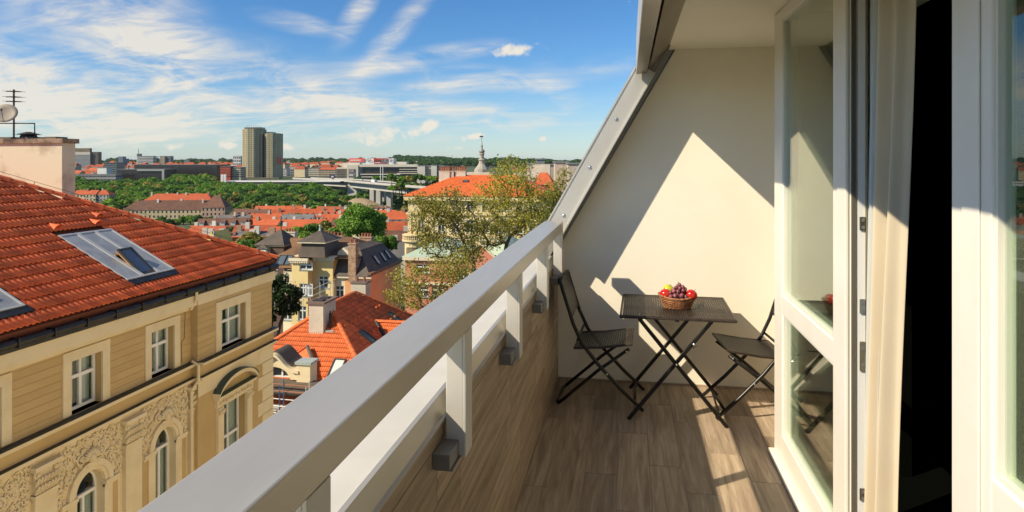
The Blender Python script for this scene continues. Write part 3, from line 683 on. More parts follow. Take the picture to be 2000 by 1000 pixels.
for h, wd, b in ups:
    wo_ = window(b, h, zw0+.03, zw1, wd, nb, depth_=.24, cols=2, trans=.64, fr=.07, surround=CRM, sw=.235 if wd < 1 else .28, pane=HGLASS)
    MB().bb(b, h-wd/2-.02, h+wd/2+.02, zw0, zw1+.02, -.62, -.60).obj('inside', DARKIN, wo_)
    for s in (-1, 1): MB().bb(b, h+s*wd*.27-wd*.21, h+s*wd*.27+wd*.21, zw0+.06, zw1-.02, -.345, -.335).obj('curtain', CURT, wo_)
# cornice and gutter
MB().bb(B1, 8.0, RIS-.001, ZC-.30, ZC+.02, -.3, .20).bb(B2, RIS, NYc+.2, ZC-.30, ZC+.02, -.5, .02).obj('cornice', CRM, nb)
MB().bb(B1, 8.0, RIS+.02, ZC-.42, ZC-.30, -.3, .06).bb(B2, RIS+.02, NYc+.08, ZC-.42, ZC-.30, -.5, -.02).obj('cornice_mould', CRM, nb)
MB().bb(B1, 8.0, NYc+.26, ZC+.021, ZC+.10, -.3, .245).bb(B1, 8, NYc+.24, ZC+.10, ZC+.44, -.3, .10).obj('gutter_box', GUT, nb)
MB().tube([(NX+.27, 8, ZC+.20), (NX+.27, NYc+.28, ZC+.20)], .085, 10).obj('gutter', GUT, nb)
m = MB()
for k in range(16): m.bb(B1, 8.3+k*.9, 8.33+k*.9, ZC+.10, ZC+.30, .10, .37)
m.obj('gutter_bracket', GUT, nb, kind='stuff')
pts = [(NX+.27, RIS-.12, ZC+.14), (NX+.27, RIS-.12, ZC-.10), (NX+.10, RIS-.14, ZC-.40), (NX+.09, RIS-.14, ZL1+.35), (NX+.12, RIS-.12, ZL1+.05), (NX+.32, RIS-.10, ZL1-.05), (NX+.32, RIS-.10, ZL2-.05), (NX+.12, RIS-.14, ZL2-.35), (NX+.12, RIS-.14, -18)]
MB().tube(pts[:3], .045, 8).obj('downpipe', CRM, nb); MB().tube(pts[4:], .045, 8).obj('downpipe', CRM, nb)
MB().tube([(NX+.03, RIS-.3, ZC-.4), (NX+.02, RIS-.32, ZC-1.2), (NX+.02, RIS-.45, ZC-1.3), (NX+.02, RIS-.44, ZL1+.1)], .006, 4).obj('cable', GUT, nb)
# ledges
for zl, pr in ((ZL1, .20), (ZL2, .16)):
    MB().bb(B1, 8.0, RIS, zl-.10, zl-.008, -.2, pr).bb(B2, RIS+.001, NYc+pr*.6, zl-.10, zl-.008, -.2, pr).obj('ledge', CRM, nb)
    MB().bb(B1, 8.0, RIS, zl-.0075, zl+.012, -.2, pr+.02).bb(B2, RIS+.001, NYc+pr*.6+.02, zl-.0075, zl+.012, -.2, pr+.02).obj('ledge_sheet', LEDGE, nb)
MB().bb(B1, 8.0, RIS, ZL2+.012, ZL1-.10, -.2, .05).bb(B2, RIS+.001, NYc+.02, ZL2+.012, ZL1-.10, -.2, .05).obj('band', MUS, nb)
# main floor: arched windows between pilasters with rich stucco
ZS = CAMH-7.95; ZBOT = CAMH-11.8
arch = [11.45, 14.15, 16.80]; RA = .42
opsl = [(h-RA, h+RA, ZBOT+.8, ZS) for h in arch]+[(19.78-.66, 19.78+.66, ZBOT+.8, CAMH-7.72)]
ops_sq = [(h-RA, h+RA, ZBOT+.8, ZS+RA) for h in arch]+[opsl[-1]]
wall(B1, 8.0, RIS, -20, ZL2-.10, ops_sq[:3], .32, CRM, nb); 
wall(B2, RIS+.001, NYc, -20, ZL2-.10, ops_sq[3:], .5, MUS, nb)
for h in arch:
    m = MB(); K = 14                               # spandrel that rounds the opening's head
    for s in (-1, 1):
        for k in range(K):
            a0_, a1_ = math.pi/2*k/K, math.pi/2*(k+1)/K
            q = lambda a: (h+s*RA*math.cos(a), ZS+RA*math.sin(a))
            (ya, za), (yb_, zb_) = q(a0_), q(a1_)
            pts = [(NX-.32, ya, za), (NX-.32, yb_, zb_), (NX-.32, yb_, ZS+RA), (NX-.32, ya, ZS+RA)]
            m.prism(pts, (.3195, 0, 0))
    m.obj('arch_spandrel', CRM, nb)
    for rad, wd, pr in ((RA+.02, .10, .05), (RA+.12, .14, .085)):
        m = MB(); K = 22
        for k in range(K):
            a0_, a1_ = math.pi*k/K, math.pi*(k+1)/K
            pts = [(NX, h+rr*math.cos(a), ZS+rr*math.sin(a)) for rr, a in ((rad, a0_), (rad+wd, a0_), (rad+wd, a1_), (rad, a1_))]
            m.prism(pts, (pr, 0, 0))
        m.obj('archivolt', CRM, nb)
    for s in (-1, 1):
        MB().bb(B1, h+s*(RA+.13)-.13, h+s*(RA+.13)+.13, ZBOT, ZS-.09, 0, .05).obj('jamb', CRM, nb)
        a_, b_ = (h-RA-.47, h-RA-.0) if s < 0 else (h+RA+.0, h+RA+.47)
        MB().bb(B1, a_, b_, ZS-.09, ZS-.0, 0, .10).bb(B1, a_, b_, ZS-.16, ZS-.09, 0, .06).obj('impost', CRM, nb)
        MB().bb(B1, (h-RA-.48) if s < 0 else (h+RA+.26), (h-RA-.26) if s < 0 else (h+RA+.48), ZBOT, ZS-.17, 0, .012).obj('inset_panel', MUS, nb)
    # arched frame
    m = MB(); d0, d1 = -.24, -.18
    m.bb(B1, h-RA, h-RA+.06, ZBOT+.8, ZS, d0, d1).bb(B1, h+RA-.06, h+RA, ZBOT+.8, ZS, d0, d1).bb(B1, h-RA+.06, h+RA-.06, ZS-.20, ZS-.12, d0, d1+.02).bb(B1, h-.035, h+.035, ZBOT+.8, ZS-.2, d0, d1+.01)
    m.tube([(NX-.21, h+(RA-.03)*math.cos(math.pi*k/20), ZS+(RA-.03)*math.sin(math.pi*k/20)) for k in range(21)], .035, 6)
    wn = m.obj('arched_window', MATS['window_white'], nb)
    for s in (-1, 1): MB().bb(B1, h+s*.20-.165, h+s*.20+.165, ZBOT+.8, ZS-.2, d0+.02, d0+.028).obj('pane', HGLASS, wn)
    MB().prism([(NX-.22, h+(RA-.02)*math.cos(math.pi*k/16), ZS+(RA-.02)*math.sin(math.pi*k/16)-(0 if 0 < k < 16 else .12)) for k in range(17)], (.008, 0, 0)).obj('pane', HGLASS, wn)
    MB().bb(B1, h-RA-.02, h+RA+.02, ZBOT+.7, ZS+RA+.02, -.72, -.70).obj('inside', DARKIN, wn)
    MB().bb(B1, h-RA*.95, h-RA*.35, ZBOT+.8, ZS-.15, -.345, -.335).bb(B1, h+RA*.55, h+RA*.95, ZBOT+.8, ZS-.15, -.345, -.335).obj('curtain', CURT, wn)
    MB().bb(B1, h-RA*.3, h+RA*.5, ZS-1.3, ZS-1.05, -.60, -.45).obj('flower_box', M('flower_box', (.42, .40, .05), (.30, .12, .05), scale=14), wn)
pil = [10.10, 12.83, 15.50, 18.10]
def scroll(m, c, r, hand, turns, a0, rr, nrm=.0):
    pts = []; K = int(16*turns)
    for k in range(K+1):
        f = k/K; a = a0+hand*turns*6.283*f; q = r*(1-f)**.8
        pts.append((NX+nrm+.018+.02*f, c[0]+q*math.cos(a), c[1]+q*math.sin(a)))
    m.tube(pts, [rr*(1.15-.5*k/K) for k in range(K+1)], 5); m.sph(pts[-1], rr*1.9, 6, 4)
def leafy(m, c, ln, ang, rr, nrm=.0):
    dy, dz = math.cos(ang), math.sin(ang)
    p = [(c[0]+dy*ln*t-dz*ln*.22*math.sin(t*3.1), c[1]+dz*ln*t+dy*ln*.22*math.sin(t*3.1)) for t in (0, .35, .7, 1)]
    m.tube([(NX+nrm+.012+.02*math.sin(t*3), a, b) for t, (a, b) in zip((0, .35, .7, 1), p)], [rr*.5, rr*1.3, rr, rr*.2], 5)
ro = random.Random(11)
def stucco(y0, y1, z0, z1, hole, n, name='stucco_ornament'):
    m = MB(); yc = (y0+y1)/2
    pts = []
    for it in range(n*30):
        f = ro.random(); y = yc+f*(y1-yc); z = z0+ro.random()*(z1-z0)
        if hole and math.hypot(y-hole[0], z-hole[1]) < hole[2] or (hole and z < hole[1] and abs(y-hole[0]) < hole[2]): continue
        if all(math.hypot(y-a, z-b) > .095 for a, b in pts): pts.append((y, z))
        if len(pts) > n: break
    for (y, z) in pts:
        r = ro.uniform(.055, .115); a0 = ro.random()*6.28; tr = ro.uniform(.8, 1.35); la = [ro.uniform(0, 6.28) for _ in range(4)]
        for s in (1, -1):
            yy = yc+s*(y-yc)
            scroll(m, (yy, z), r, s, tr, a0 if s > 0 else math.pi-a0, .017)
            for q in la: leafy(m, (yy, z), r*1.25, q if s > 0 else math.pi-q, .020)
    return m.obj(name, CRM, nb)
for (a, b), h in zip(zip(pil, pil[1:]), arch):
    stucco(a+.38, b-.38, ZS-.05, ZL2-.20, (h, ZS, RA+.34), 40)
    m = MB(); cz = ZS+RA+.42                       # shell cartouche over the arch
    for k in range(11):
        an = math.pi*(.06+.88*k/10); m.tube([(NX+.03, h+.05*math.cos(an), cz-.10+.05*math.sin(an)), (NX+.11, h+.17*math.cos(an), cz-.10+.17*math.sin(an)), (NX+.06, h+.27*math.cos(an), cz-.10+.25*math.sin(an))], [.02, .035, .03], 6)
    for s in (-1, 1):
        scroll(m, (h+s*.30, cz-.02), .14, -s, 1.6, math.pi/2, .028, .03); scroll(m, (h+s*.17, cz-.26), .10, s, 1.4, 0, .025, .03)
    m.sph((NX+.08, h, cz-.08), .10, 10, 6, 1.2); m.obj('cartouche', CRM, nb, smooth=True)
for k, h in enumerate(pil):
    zt = CAMH-6.80
    MB().bb(B1, h-.29, h+.29, -18, CAMH-7.34, 0, .11).obj('pilaster', CRM, nb)
    MB().bb(B1, h-.36, h+.36, zt, zt+.10, 0, .20).obj('pilaster_cap', CRM, nb); MB().bb(B1, h-.31, h+.31, CAMH-7.42, CAMH-7.34, .0, .14).obj('pilaster_collar', CRM, nb)
    m = MB(); m.bb(B1, h-.26, h+.26, CAMH-7.34, zt, 0, .10)
    for s in (-1, 1):
        scroll(m, (h+s*.24, zt-.09), .085, -s, 1.5, math.pi/2, .024, .10)
    for row in range(2):
        for q in range(7):
            yy = h-.26+.52*q/6; zb_ = CAMH-7.32+row*.17; m.tube([(NX+.10, yy, zb_), (NX+.15, yy, zb_+.11), (NX+.19, yy, zb_+.17), (NX+.20, yy, zb_+.135)], [.03, .038, .03, .012], 5)
    m.obj('capital', CRM, nb)
# corner bay: pedimented window, quoins
wn = window(B2, 19.78, ZBOT+.8, CAMH-7.74, 1.26, nb, depth_=.26, cols=2, trans=.64, fr=.07, pane=HGLASS)
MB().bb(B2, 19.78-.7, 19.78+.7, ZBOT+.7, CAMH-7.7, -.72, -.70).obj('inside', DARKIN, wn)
MB().bb(B2, 19.2, 19.5, ZBOT+.8, CAMH-7.76, -.345, -.335).bb(B2, 20.05, 20.4, ZBOT+.8, CAMH-7.76, -.345, -.335).obj('curtain', CURT, wn)
for s in (-1, 1):
    MB().bb(B2, 19.78+s*.80-.15, 19.78+s*.80+.15, ZBOT+.6, CAMH-7.72, 0, .10).obj('surround', CRM, wn)
    m = MB()
    for q in range(3): m.tube([(NX+.22+.10, 19.78+s*.80-.1+.1*q, CAMH-7.95), (NX+.22+.15, 19.78+s*.80-.1+.1*q, CAMH-7.85), (NX+.22+.17, 19.78+s*.80-.1+.1*q, CAMH-7.78)], [.03, .04, .02], 5)
    m.obj('bracket', CRM, wn)
MB().bb(B2, 19.78-1.0, 19.78+1.0, CAMH-7.70, CAMH-7.42, 0, .10).bb(B2, 19.78-1.06, 19.78+1.06, CAMH-7.42, CAMH-7.33, 0, .20).obj('frieze', CRM, wn)
m = MB()
for q in range(11):
    NXs = NX; scroll(m, (19.78-.85+.17*q, CAMH-7.56), .065, 1 if q % 2 else -1, 1.2, 0, .016, .22+.10)
m.obj('frieze_ornament', CRM, wn)
m = MB(); m2 = MB(); K = 18; ca, ra = CAMH-7.80, 1.10
seg = [(19.78+1.08*math.sin(a), CAMH-7.33+.42*(math.cos(a*1.0)-math.cos(1.25))/(1-math.cos(1.25))) for a in [(-1.25+2.5*k/K) for k in range(K+1)]]
sc_ = 1.08/math.sin(1.25)
seg = [(19.78+1.08*math.sin(-1.25+2.5*k/K)/math.sin(1.25), z) for k, (y, z) in enumerate(seg)]
for (ya, za), (yb_, zb_) in zip(seg, seg[1:]):
    m.prism([(NX+.22, ya, za), (NX+.22, yb_, zb_), (NX+.22, yb_, zb_+.12), (NX+.22, ya, za+.12)], (.24, 0, 0))
    m2.prism([(NX+.22, ya, za+.121), (NX+.22, yb_, zb_+.121), (NX+.22, yb_, zb_+.15), (NX+.22, ya, za+.15)], (.27, 0, 0))
m.obj('pediment', CRM, wn); m2.obj('copper_cover', COPPER, wn)
MB().bb(B2, 19.78-1.07, 19.78+1.07, CAMH-7.329, CAMH-7.31, 0, .22).obj('ledge_sheet', COPPER, wn)
z = ZL2-.62; k = 0
while z > -16:
    lw = .95 if k % 2 == 0 else .68
    o = MB().box(NX+.02, NX+.265, NYc-lw, NYc+.04, z, z+.44).obj('quoin', CRM, nb, bevel=.02); z -= .455; k += 1
MB().bb(B2, RIS+.001, NYc+.03, ZL2-.60, ZL2-.101, -.02, .03).obj('frieze_band', CRM, nb)
MB().box(NX-10, NX+.0, NYc-.3, NYc-.001, -20, ZC-.3).obj('side_wall', MUS, nb)
MB().box(NX-10, NX-.74, 8.0, NYc-.31, -20, ZC-.05).obj('core', DARKIN, nb)  # unseen block added to stop sun leaking through the hollow house
# hip roof
RZ, RX, RY = ZC+.44, NX+.22, NYc+.25; TP = .534; pit = math.atan(TP)
vdir = Vector((-math.cos(pit), 0, math.sin(pit))); udir = Vector((0, -1, 0)); nrm = Vector((math.sin(pit), 0, math.cos(pit))); corner = Vector((RX, RY, RZ))
LEN, SLP = 15.0, 8.4
rf = MB().prism([corner-nrm*.03, corner+udir*LEN-nrm*.03, corner+udir*LEN+vdir*SLP-nrm*.03, corner+udir*(SLP*math.cos(pit))+vdir*SLP-nrm*.03], -nrm*.2).obj('roof', M('roof_deck', (.16, .045, .02)), nb)
hipb = corner+udir*(SLP*math.cos(pit))+vdir*SLP
MB().poly([corner+Vector((0, .0, -.05)), hipb+Vector((0, 0, -.05)), hipb+Vector((-9, 0, -.05)), corner+Vector((-22, 0, -.05))]).obj('far_slope', TILE, nb)
# skylight corners from the roof plane
def on_roof(px, py): 
    q = ray_plane(px, py, corner+nrm*.06, nrm)-corner; return q.dot(udir), q.dot(vdir)
sk = [on_roof(*c) for c in ((131, 459), (216, 447), (323, 530), (246, 546))]
su0, su1 = min(s[0] for s in sk), max(s[0] for s in sk); sv0, sv1 = min(s[1] for s in sk), max(s[1] for s in sk)
s2c = [on_roof(*c) for c in ((0, 548), (50, 597), (0, 606))]
su2, sv2 = s2c[1][0], s2c[1][1]
skylights = [(su0, su1, sv0, sv1), (su2, su2+(su1-su0), sv2, sv2+(sv1-sv0))]
inhole = lambda a, b: any(q[0]-.05 < a < q[1]+.05 and q[2]-.30 < b < q[3]+.05 for q in skylights)
tile_roof(nb, corner, udir, vdir, nrm, lambda a, b: a > b*math.cos(pit)+.02 and b < SLP and not inhole(a, b), LEN, SLP, .30, .42, .034, TILE, 300)
ridge_tiles(nb, corner+nrm*.03, hipb+nrm*.03, TILE, .15, .36)
RP = lambda a, b, c: corner+udir*a+vdir*b+nrm*c
def rbox(m, a0, a1, b0, b1, c0, c1): m.hexa([RP(a1, b0, c0), RP(a0, b0, c0), RP(a0, b1, c0), RP(a1, b1, c0), RP(a1, b0, c1), RP(a0, b0, c1), RP(a0, b1, c1), RP(a1, b1, c1)]); return m
SKF = M('skylight_frame', (.07, .066, .058), rough=.45, metal=.5); SKW = M('skylight_wood', (.42, .22, .08), rough=.5); SKB = M('skylight_blind', (.36, .37, .36), (.28, .29, .29), .14, scale=3, spec=.8)
for qi, (a0, a1, b0, b1) in enumerate(skylights):
    sg = rbox(MB(), a0, a1, b0, b1, -.02, .055).obj('skylight', SKF, nb); dw = (a1-a0)/3; fw = .055
    for k in range(3):
        l0, l1 = a0+k*dw, a0+(k+1)*dw
        m = MB(); rbox(m, l0+.005, l0+fw, b0, b1, .056, .085); rbox(m, l1-fw, l1-.005, b0, b1, .056, .085); rbox(m, l0+fw, l1-fw, b1-fw, b1, .056, .085); rbox(m, l0+fw, l1-fw, b0, b0+fw, .056, .085); m.obj('frame', M('skylight_alu', (.62, .61, .57), rough=.35, metal=.4), sg)
        if k == 1:
            bm = b0+(b1-b0)*.46
            rbox(MB(), l0+fw, l1-fw, bm+.03, b1-fw, .057, .066).obj('pane', SKB, sg)
            rbox(MB(), l0+fw, l1-fw, bm-.03, bm+.03, .056, .10).obj('cross_bar', SKW, sg)
            rbox(MB(), l0+fw, l1-fw, b0+fw, bm-.03, .0565, .058).obj('opening', DARKIN, sg)
            # tilted open sash, hinged at its middle
            qc = RP((l0+l1)/2, (b0+bm)/2, .10); t_ = Matrix.Rotation(R(-13), 3, udir)
            vv, nn = t_ @ vdir, t_ @ nrm; hL = (bm-b0)*.52; hW = dw*.42
            H = lambda a, b, c: qc+udir*a+vv*b+nn*c
            def hb(m, a0_, a1_, b0_, b1_, c0, c1): m.hexa([H(a1_, b0_, c0), H(a0_, b0_, c0), H(a0_, b1_, c0), H(a1_, b1_, c0), H(a1_, b0_, c1), H(a0_, b0_, c1), H(a0_, b1_, c1), H(a1_, b1_, c1)]); return m
            m = MB(); hb(m, -hW, -hW+.06, -hL, hL, .0, .06); hb(m, hW-.06, hW, -hL, hL, .0, .06); hb(m, -hW+.06, hW-.06, -hL, -hL+.06, 0, .06); hb(m, -hW+.06, hW-.06, hL-.06, hL, 0, .06)
            sa_ = m.obj('sash', SKF, sg); hb(MB(), -hW+.06, hW-.06, -hL+.06, hL-.06, .03, .04).obj('pane', M('sash_glass', (.05, .09, .16), rough=.05, spec=1.0), sa_)
            m = MB(); hb(m, -hW+.01, hW-.01, -hL+.005, -hL+.05, -.04, -.001); hb(m, -hW+.005, -hW+.05, -hL+.05, hL, -.04, -.001); hb(m, hW-.05, hW-.005, -hL+.05, hL, -.04, -.001); m.obj('sash_wood', SKW, sa_)
        else: rbox(MB(), l0+fw, l1-fw, b0+fw, b1-fw, .057, .066).obj('pane', SKB, sg)
    rbox(MB(), a0-.05, a1+.05, b0-.22, b0, -.01, .062).obj('apron', GUT, sg)
for px, py in ((194, 424), (192, 438), (113, 447)):
    a, b = on_roof(px, py); m = MB(); K = 8           # hooded vent tile: half cone opening down the slope
    arc = [RP(a+.13*math.cos(math.pi*k/K), b, .05+.14*math.sin(math.pi*k/K)) for k in range(K+1)]; tip = RP(a, b+.36, .06)
    for p0, p1 in zip(arc, arc[1:]): m.poly([p0, p1, tip])
    m.obj('vent_tile', TILE, nb, smooth=True)
# lightning wire on the hip
m = MB(); m.tube([corner+nrm*.25, hipb+nrm*.25], .008, 4)
for k in range(8):
    q = corner.lerp(hipb, (k+.5)/8); m.tube([q+nrm*.1, q+nrm*.25], .008, 4)
m.obj('lightning_wire', GUT, nb)
# big rendered chimney block behind the hip, with dish and antenna
cz0, cz1 = -4.0, P(60, 270, 23).z; c0 = P(121, 300, 22.6)
CHP = M('weathered_render', (.60, .55, .40), (.42, .36, .25), .95, scale=1.1, bump=.15, bscale=20, lo=.52, hi=.72)
ch = MB().box(c0.x-5.0, c0.x, c0.y, c0.y+.55, cz0, cz1-.18).obj('chimney_block', CHP, nb)
MB().box(c0.x-5.05, c0.x+.10, c0.y-.08, c0.y+.62, cz1-.18, cz1-.02).obj('coping', M('coping_stained', (.30, .22, .15), (.07, .05, .035), scale=2.2, rough=.9), ch)
m = MB()
for k in range(3): m.box(c0.x-.9-k*.9, c0.x-.45-k*.9, c0.y+.2, c0.y+.7, cz1-.02, cz1+.05)
m.obj('cover_slab', M('slab_dark', (.12, .09, .065)), ch)
IRON = M('rusty_iron', (.035, .028, .022), rough=.7)
cx = P(50, 240, 22.9)
MB().tube([(cx.x, c0.y+.4, cz1), (cx.x, c0.y+.4, cx.z), (cx.x-1.5, c0.y+.4, cx.z+.02)], .022, 6).obj('pipe_rail', IRON, ch)
ccx = P(30, 262, 22.9).x; m = MB(); m.lathe((ccx, c0.y+.5, cz1), [(.30, 0), (.36, .02), (.28, .03), (.24, .13), (.40, .14), (.06, .24)], 12); m.obj('chimney_cowl', IRON, ch)
ap = P(4, 260, 22.9); an = thing('antenna', 'roof antenna mast with satellite dish on the chimney block at the left edge', 'antenna', (ap.x, c0.y+.35, cz1))
mz = P(4, 172, 22.9).z
MB().tube([(ap.x, c0.y+.35, cz1-.1), (ap.x, c0.y+.35, mz)], .03, 8).obj('mast', IRON, an)
m = MB()
for zk, ln in ((P(0, 176, 22.9).z, .26), (P(0, 187, 22.9).z, .26), (P(0, 196, 22.9).z, .3)):
    m.tube([(ap.x-.3, c0.y+.35, zk), (ap.x+ln, c0.y+.35, zk)], .012, 5)
    for q in range(4): m.tube([(ap.x-.2+q*.14, c0.y+.1, zk), (ap.x-.2+q*.14, c0.y+.6, zk)], .008, 4)
m.obj('antenna_bars', IRON, an)
dc = P(10, 221, 22.8); dd = Vector((.45, -.75, .5)).normalized(); prof = [(.001, -.075), (.12, -.068), (.24, -.045), (.36, 0), (.37, .0), (.37, .012), (.24, -.03), (.12, -.053), (.002, -.06)]
o = MB().lathe((0, 0, 0), prof, 24).obj('dish', M('dish_grey', (.36, .31, .24), rough=.6), an, smooth=True, local=True); o.matrix_basis = Matrix.Translation(dc-wloc(an)) @ dd.to_track_quat('Z', 'Y').to_matrix().to_4x4()
pr_ = MB().tube([(0, -.33, -.02), (0, -.10, .36)], .010, 5).sph((0, -.10, .36), .035, 8, 5).obj('feed_arm', IRON, an, local=True); pr_.matrix_basis = o.matrix_basis

# ------------------------------------------------------------------ terrain
TZC = [0, 50, 80, 130, 180, 250, 350, 420, 500, 560, 650, 800, 900, 1100, 1500, 2500, 4000, 5500, 7500, 9000]
TZV = [-20, -21, -24, -29, -33, -37, -40, -42, -44, -44, -39, -31, -28, -26, -23, -20, -15, -10, -14, -30]
def terr(x, y):
    zc = depth(x, y); lat = x*C_+y*S_; z = float(np.interp(max(zc, 0), TZC, TZV)); px = 1000+F*lat/max(zc, 30)
    v = math.exp(-((zc-640)/190)**2)*(1/(1+math.exp(-max(-30, min(30, (px-665)/18)))))          # gorge under the bridge
    z -= 22*v
    if zc > 2200:
        k = min(1, (zc-2200)/2600)*math.exp(-max(0, zc-6000)/2500)
        z += k*(6+13*math.sin(px*.0085+1.3)+7*math.sin(px*.031+zc*.0004)+4*math.sin(px*.09))*(.2+.8/(1+math.exp(-max(-30, min(30, (px-640)/60)))))
    return z
rows = [0, 15, 30, 50, 70, 100, 130, 160, 200, 250, 300, 360, 420, 480, 540, 600, 660, 720, 780, 840, 900, 1000, 1150, 1400, 1800, 2300, 2800, 3400, 4000, 4700, 5500, 6500, 8000, 12000, 20000]
V = []; Fq = []; NC = 121
for zc in [-300]+rows:
    for k in range(NC):
        px = -1400+4800*k/(NC-1); lat = (px-1000)/F*max(zc, 260); x = lat*C_-zc*S_; y = zc*C_+lat*S_
        V.append((x, y, terr(x, y) if zc < 11000 else -40))
for j in range(len(rows)):
    for k in range(NC-1): Fq.append((j*NC+k, j*NC+k+1, (j+1)*NC+k+1, (j+1)*NC+k))
GRD = M('ground_city', (.045, .085, .022), (.085, .10, .045), .95, scale=.02, detail=10)
g = bpy.data.objects.new('terrain', np_mesh('terrain', np.array(V), np.array(Fq), GRD, True)); COL.objects.link(g); tag(g, 'ground of the valley and hills under the city', kind='structure')

st_ = MB().box(NX+.4, -1.1, -30, 75, -20.6, -19.9).obj('street', M('street_paving', (.30, .27, .23), (.24, .22, .19), .9, scale=.8)); tag(st_, 'paved street between the two houses', kind='structure')
# ------------------------------------------------------------------ materials for houses
YEL = M('yellow_plaster', (.76, .60, .28), (.70, .54, .24), .9, scale=.5); CRW = M('cream_white_plaster', (.74, .66, .48), (.66, .57, .40), .9, scale=.6)
ORG = M('orange_plaster', (.72, .36, .16), (.66, .31, .13), .9, scale=.4); PNK = M('pink_plaster', (.62, .25, .17), (.54, .20, .13), .9, scale=.5)
BRN = M('brown_roof', (.13, .07, .035), (.21, .11, .045), .8, scale=.5, st=(1, 1, .35), bump=.1, bscale=3); DKR = M('slate_roof', (.075, .060, .046), (.11, .085, .062), .75, scale=.7, bump=.1, bscale=8)
GRY = M('grey_plaster', (.42, .40, .36), (.34, .32, .28), .9, scale=.6); BRK = M('old_brick', (.30, .17, .10), (.42, .30, .20), .9, scale=3); ZNC = M('zinc_light', (.42, .46, .42), (.36, .42, .38), .6, .2, scale=1)
BEI = M('beige_render', (.60, .54, .43), (.52, .46, .36), .9, scale=1); TERR = M('terracotta_pot', (.34, .12, .06), rough=.85, rnd=.2)
RTILE = M('red_roof_far', (.46, .085, .026), (.54, .125, .038), .8, scale=1.2, rnd=.16, bump=.3, bscale=4)
CREAMF = M('cream_facade', (.70, .585, .33), (.63, .50, .27), .9, scale=.7)
def chimney(parent, x, y, z0, z1, sx, sy, mat, pots=2, top=None):
    c = MB().box(x-sx/2, x+sx/2, y-sy/2, y+sy/2, z0, z1).obj('chimney', mat, parent)
    MB().box(x-sx/2-.07, x+sx/2+.07, y-sy/2-.07, y+sy/2+.07, z1, z1+.13).obj('chimney_cap', top or mat, c)
    lx = sx >= sy
    for k in range(pots):
        f = (k+.5)/pots-.5; MB().lathe((x+(f*sx if lx else 0), y+(0 if lx else f*sy), z1+.13), [(.13, 0), (.12, .35), (.15, .37), (.15, .42)], 8).obj('chimney_pot', TERR, c)
    return c
def hip(m, x0, x1, y0, y1, z, h, ax, inx, th=.0):
    """hip roof shell; ax 'x' or 'y' ridge axis, inx how far the ridge ends are set in"""
    if ax == 'x': r0, r1 = (x0+inx, (y0+y1)/2, z+h), (x1-inx, (y0+y1)/2, z+h)
    else: r0, r1 = ((x0+x1)/2, y0+inx, z+h), ((x0+x1)/2, y1-inx, z+h)
    a, b, c, d = (x0, y0, z), (x1, y0, z), (x1, y1, z), (x0, y1, z)
    if ax == 'x': m.poly([a, b, r1, r0]).poly([b, c, r1]).poly([c, d, r0, r1]).poly([d, a, r0])
    else: m.poly([a, b, r0]).poly([b, c, r1, r0]).poly([c, d, r1]).poly([d, a, r0, r1])
    m.poly([d, c, b, a]); return m
def gable_roof(m, x0, x1, y0, y1, z, h, ax, th=.18):
    if ax == 'x':
        ym = (y0+y1)/2
        for s, ye in ((1, y0), (-1, y1)): m.prism([(x0, ye, z), (x0, ym, z+h), (x0, ym, z+h+th), (x0, ye, z+th)], (x1-x0, 0, 0))
    else:
        xm = (x0+x1)/2
        for xe in (x0, x1): m.prism([(xe, y0, z), (xm, y0, z+h), (xm, y0, z+h+th), (xe, y0, z+th)], (0, y1-y0, 0))
    return m
def slant_window(parent, c, u, v, n, wd, ht, gl=None):
    c, u, v, n = map(Vector, (c, u, v, n)); q = lambda a, b, d: c+u*a+v*b+n*d
    def bx_(m, a0, a1, b0, b1, d0, d1): m.hexa([q(a0, b0, d0), q(a1, b0, d0), q(a1, b1, d0), q(a0, b1, d0), q(a0, b0, d1), q(a1, b0, d1), q(a1, b1, d1), q(a0, b1, d1)]); return m
    m = MB(); f = .09; bx_(m, -wd/2, -wd/2+f, -ht/2, ht/2, -.05, .10); bx_(m, wd/2-f, wd/2, -ht/2, ht/2, -.05, .10); bx_(m, -wd/2+f, wd/2-f, -ht/2, -ht/2+f, -.05, .10); bx_(m, -wd/2+f, wd/2-f, ht/2-f, ht/2, -.05, .10)
    o = m.obj('skylight', SKF, parent); bx_(MB(), -wd/2+f, wd/2-f, -ht/2+f, ht/2-f, .02, .05).obj('pane', gl or M('skylight_pane', (.10, .13, .15), rough=.06, spec=.9), o); return o
# ------------------------------------------------------------------ house with the bright red hip roof below
V0 = P(643, 597, 45); Vx, Vy, Vz = V0.x, V0.y, V0.z; TPm = .72; pm = math.atan(TPm); RL, RUN = 4.4, 6.6
rh = thing('red_roof_house', 'house with bright red tiled hip roof, chimney and scaffolded ornate gable', 'house', (Vx, Vy, -24))
ex0, ex1, ey0, ey1, ez = Vx-RUN, Vx+RUN, Vy-RUN, Vy+RL+RUN, Vz-RUN*TPm
MB().box(ex0+.35, ex1-.35, ey0+.35, ey1-.35, -24, ez-.1).obj('wall', MUS, rh)
MB().box(ex0+.1, ex1-.1, ey0+.1, ey1-.1, ez-.35, ez-.12).obj('cornice', CRM, rh)
hip(MB(), ex0, ex1, ey0, ey1, ez-.05, RUN*TPm, 'y', RUN).obj('roof', MATS['roof_deck'], rh)
cs_, sn_ = math.cos(pm), math.sin(pm)
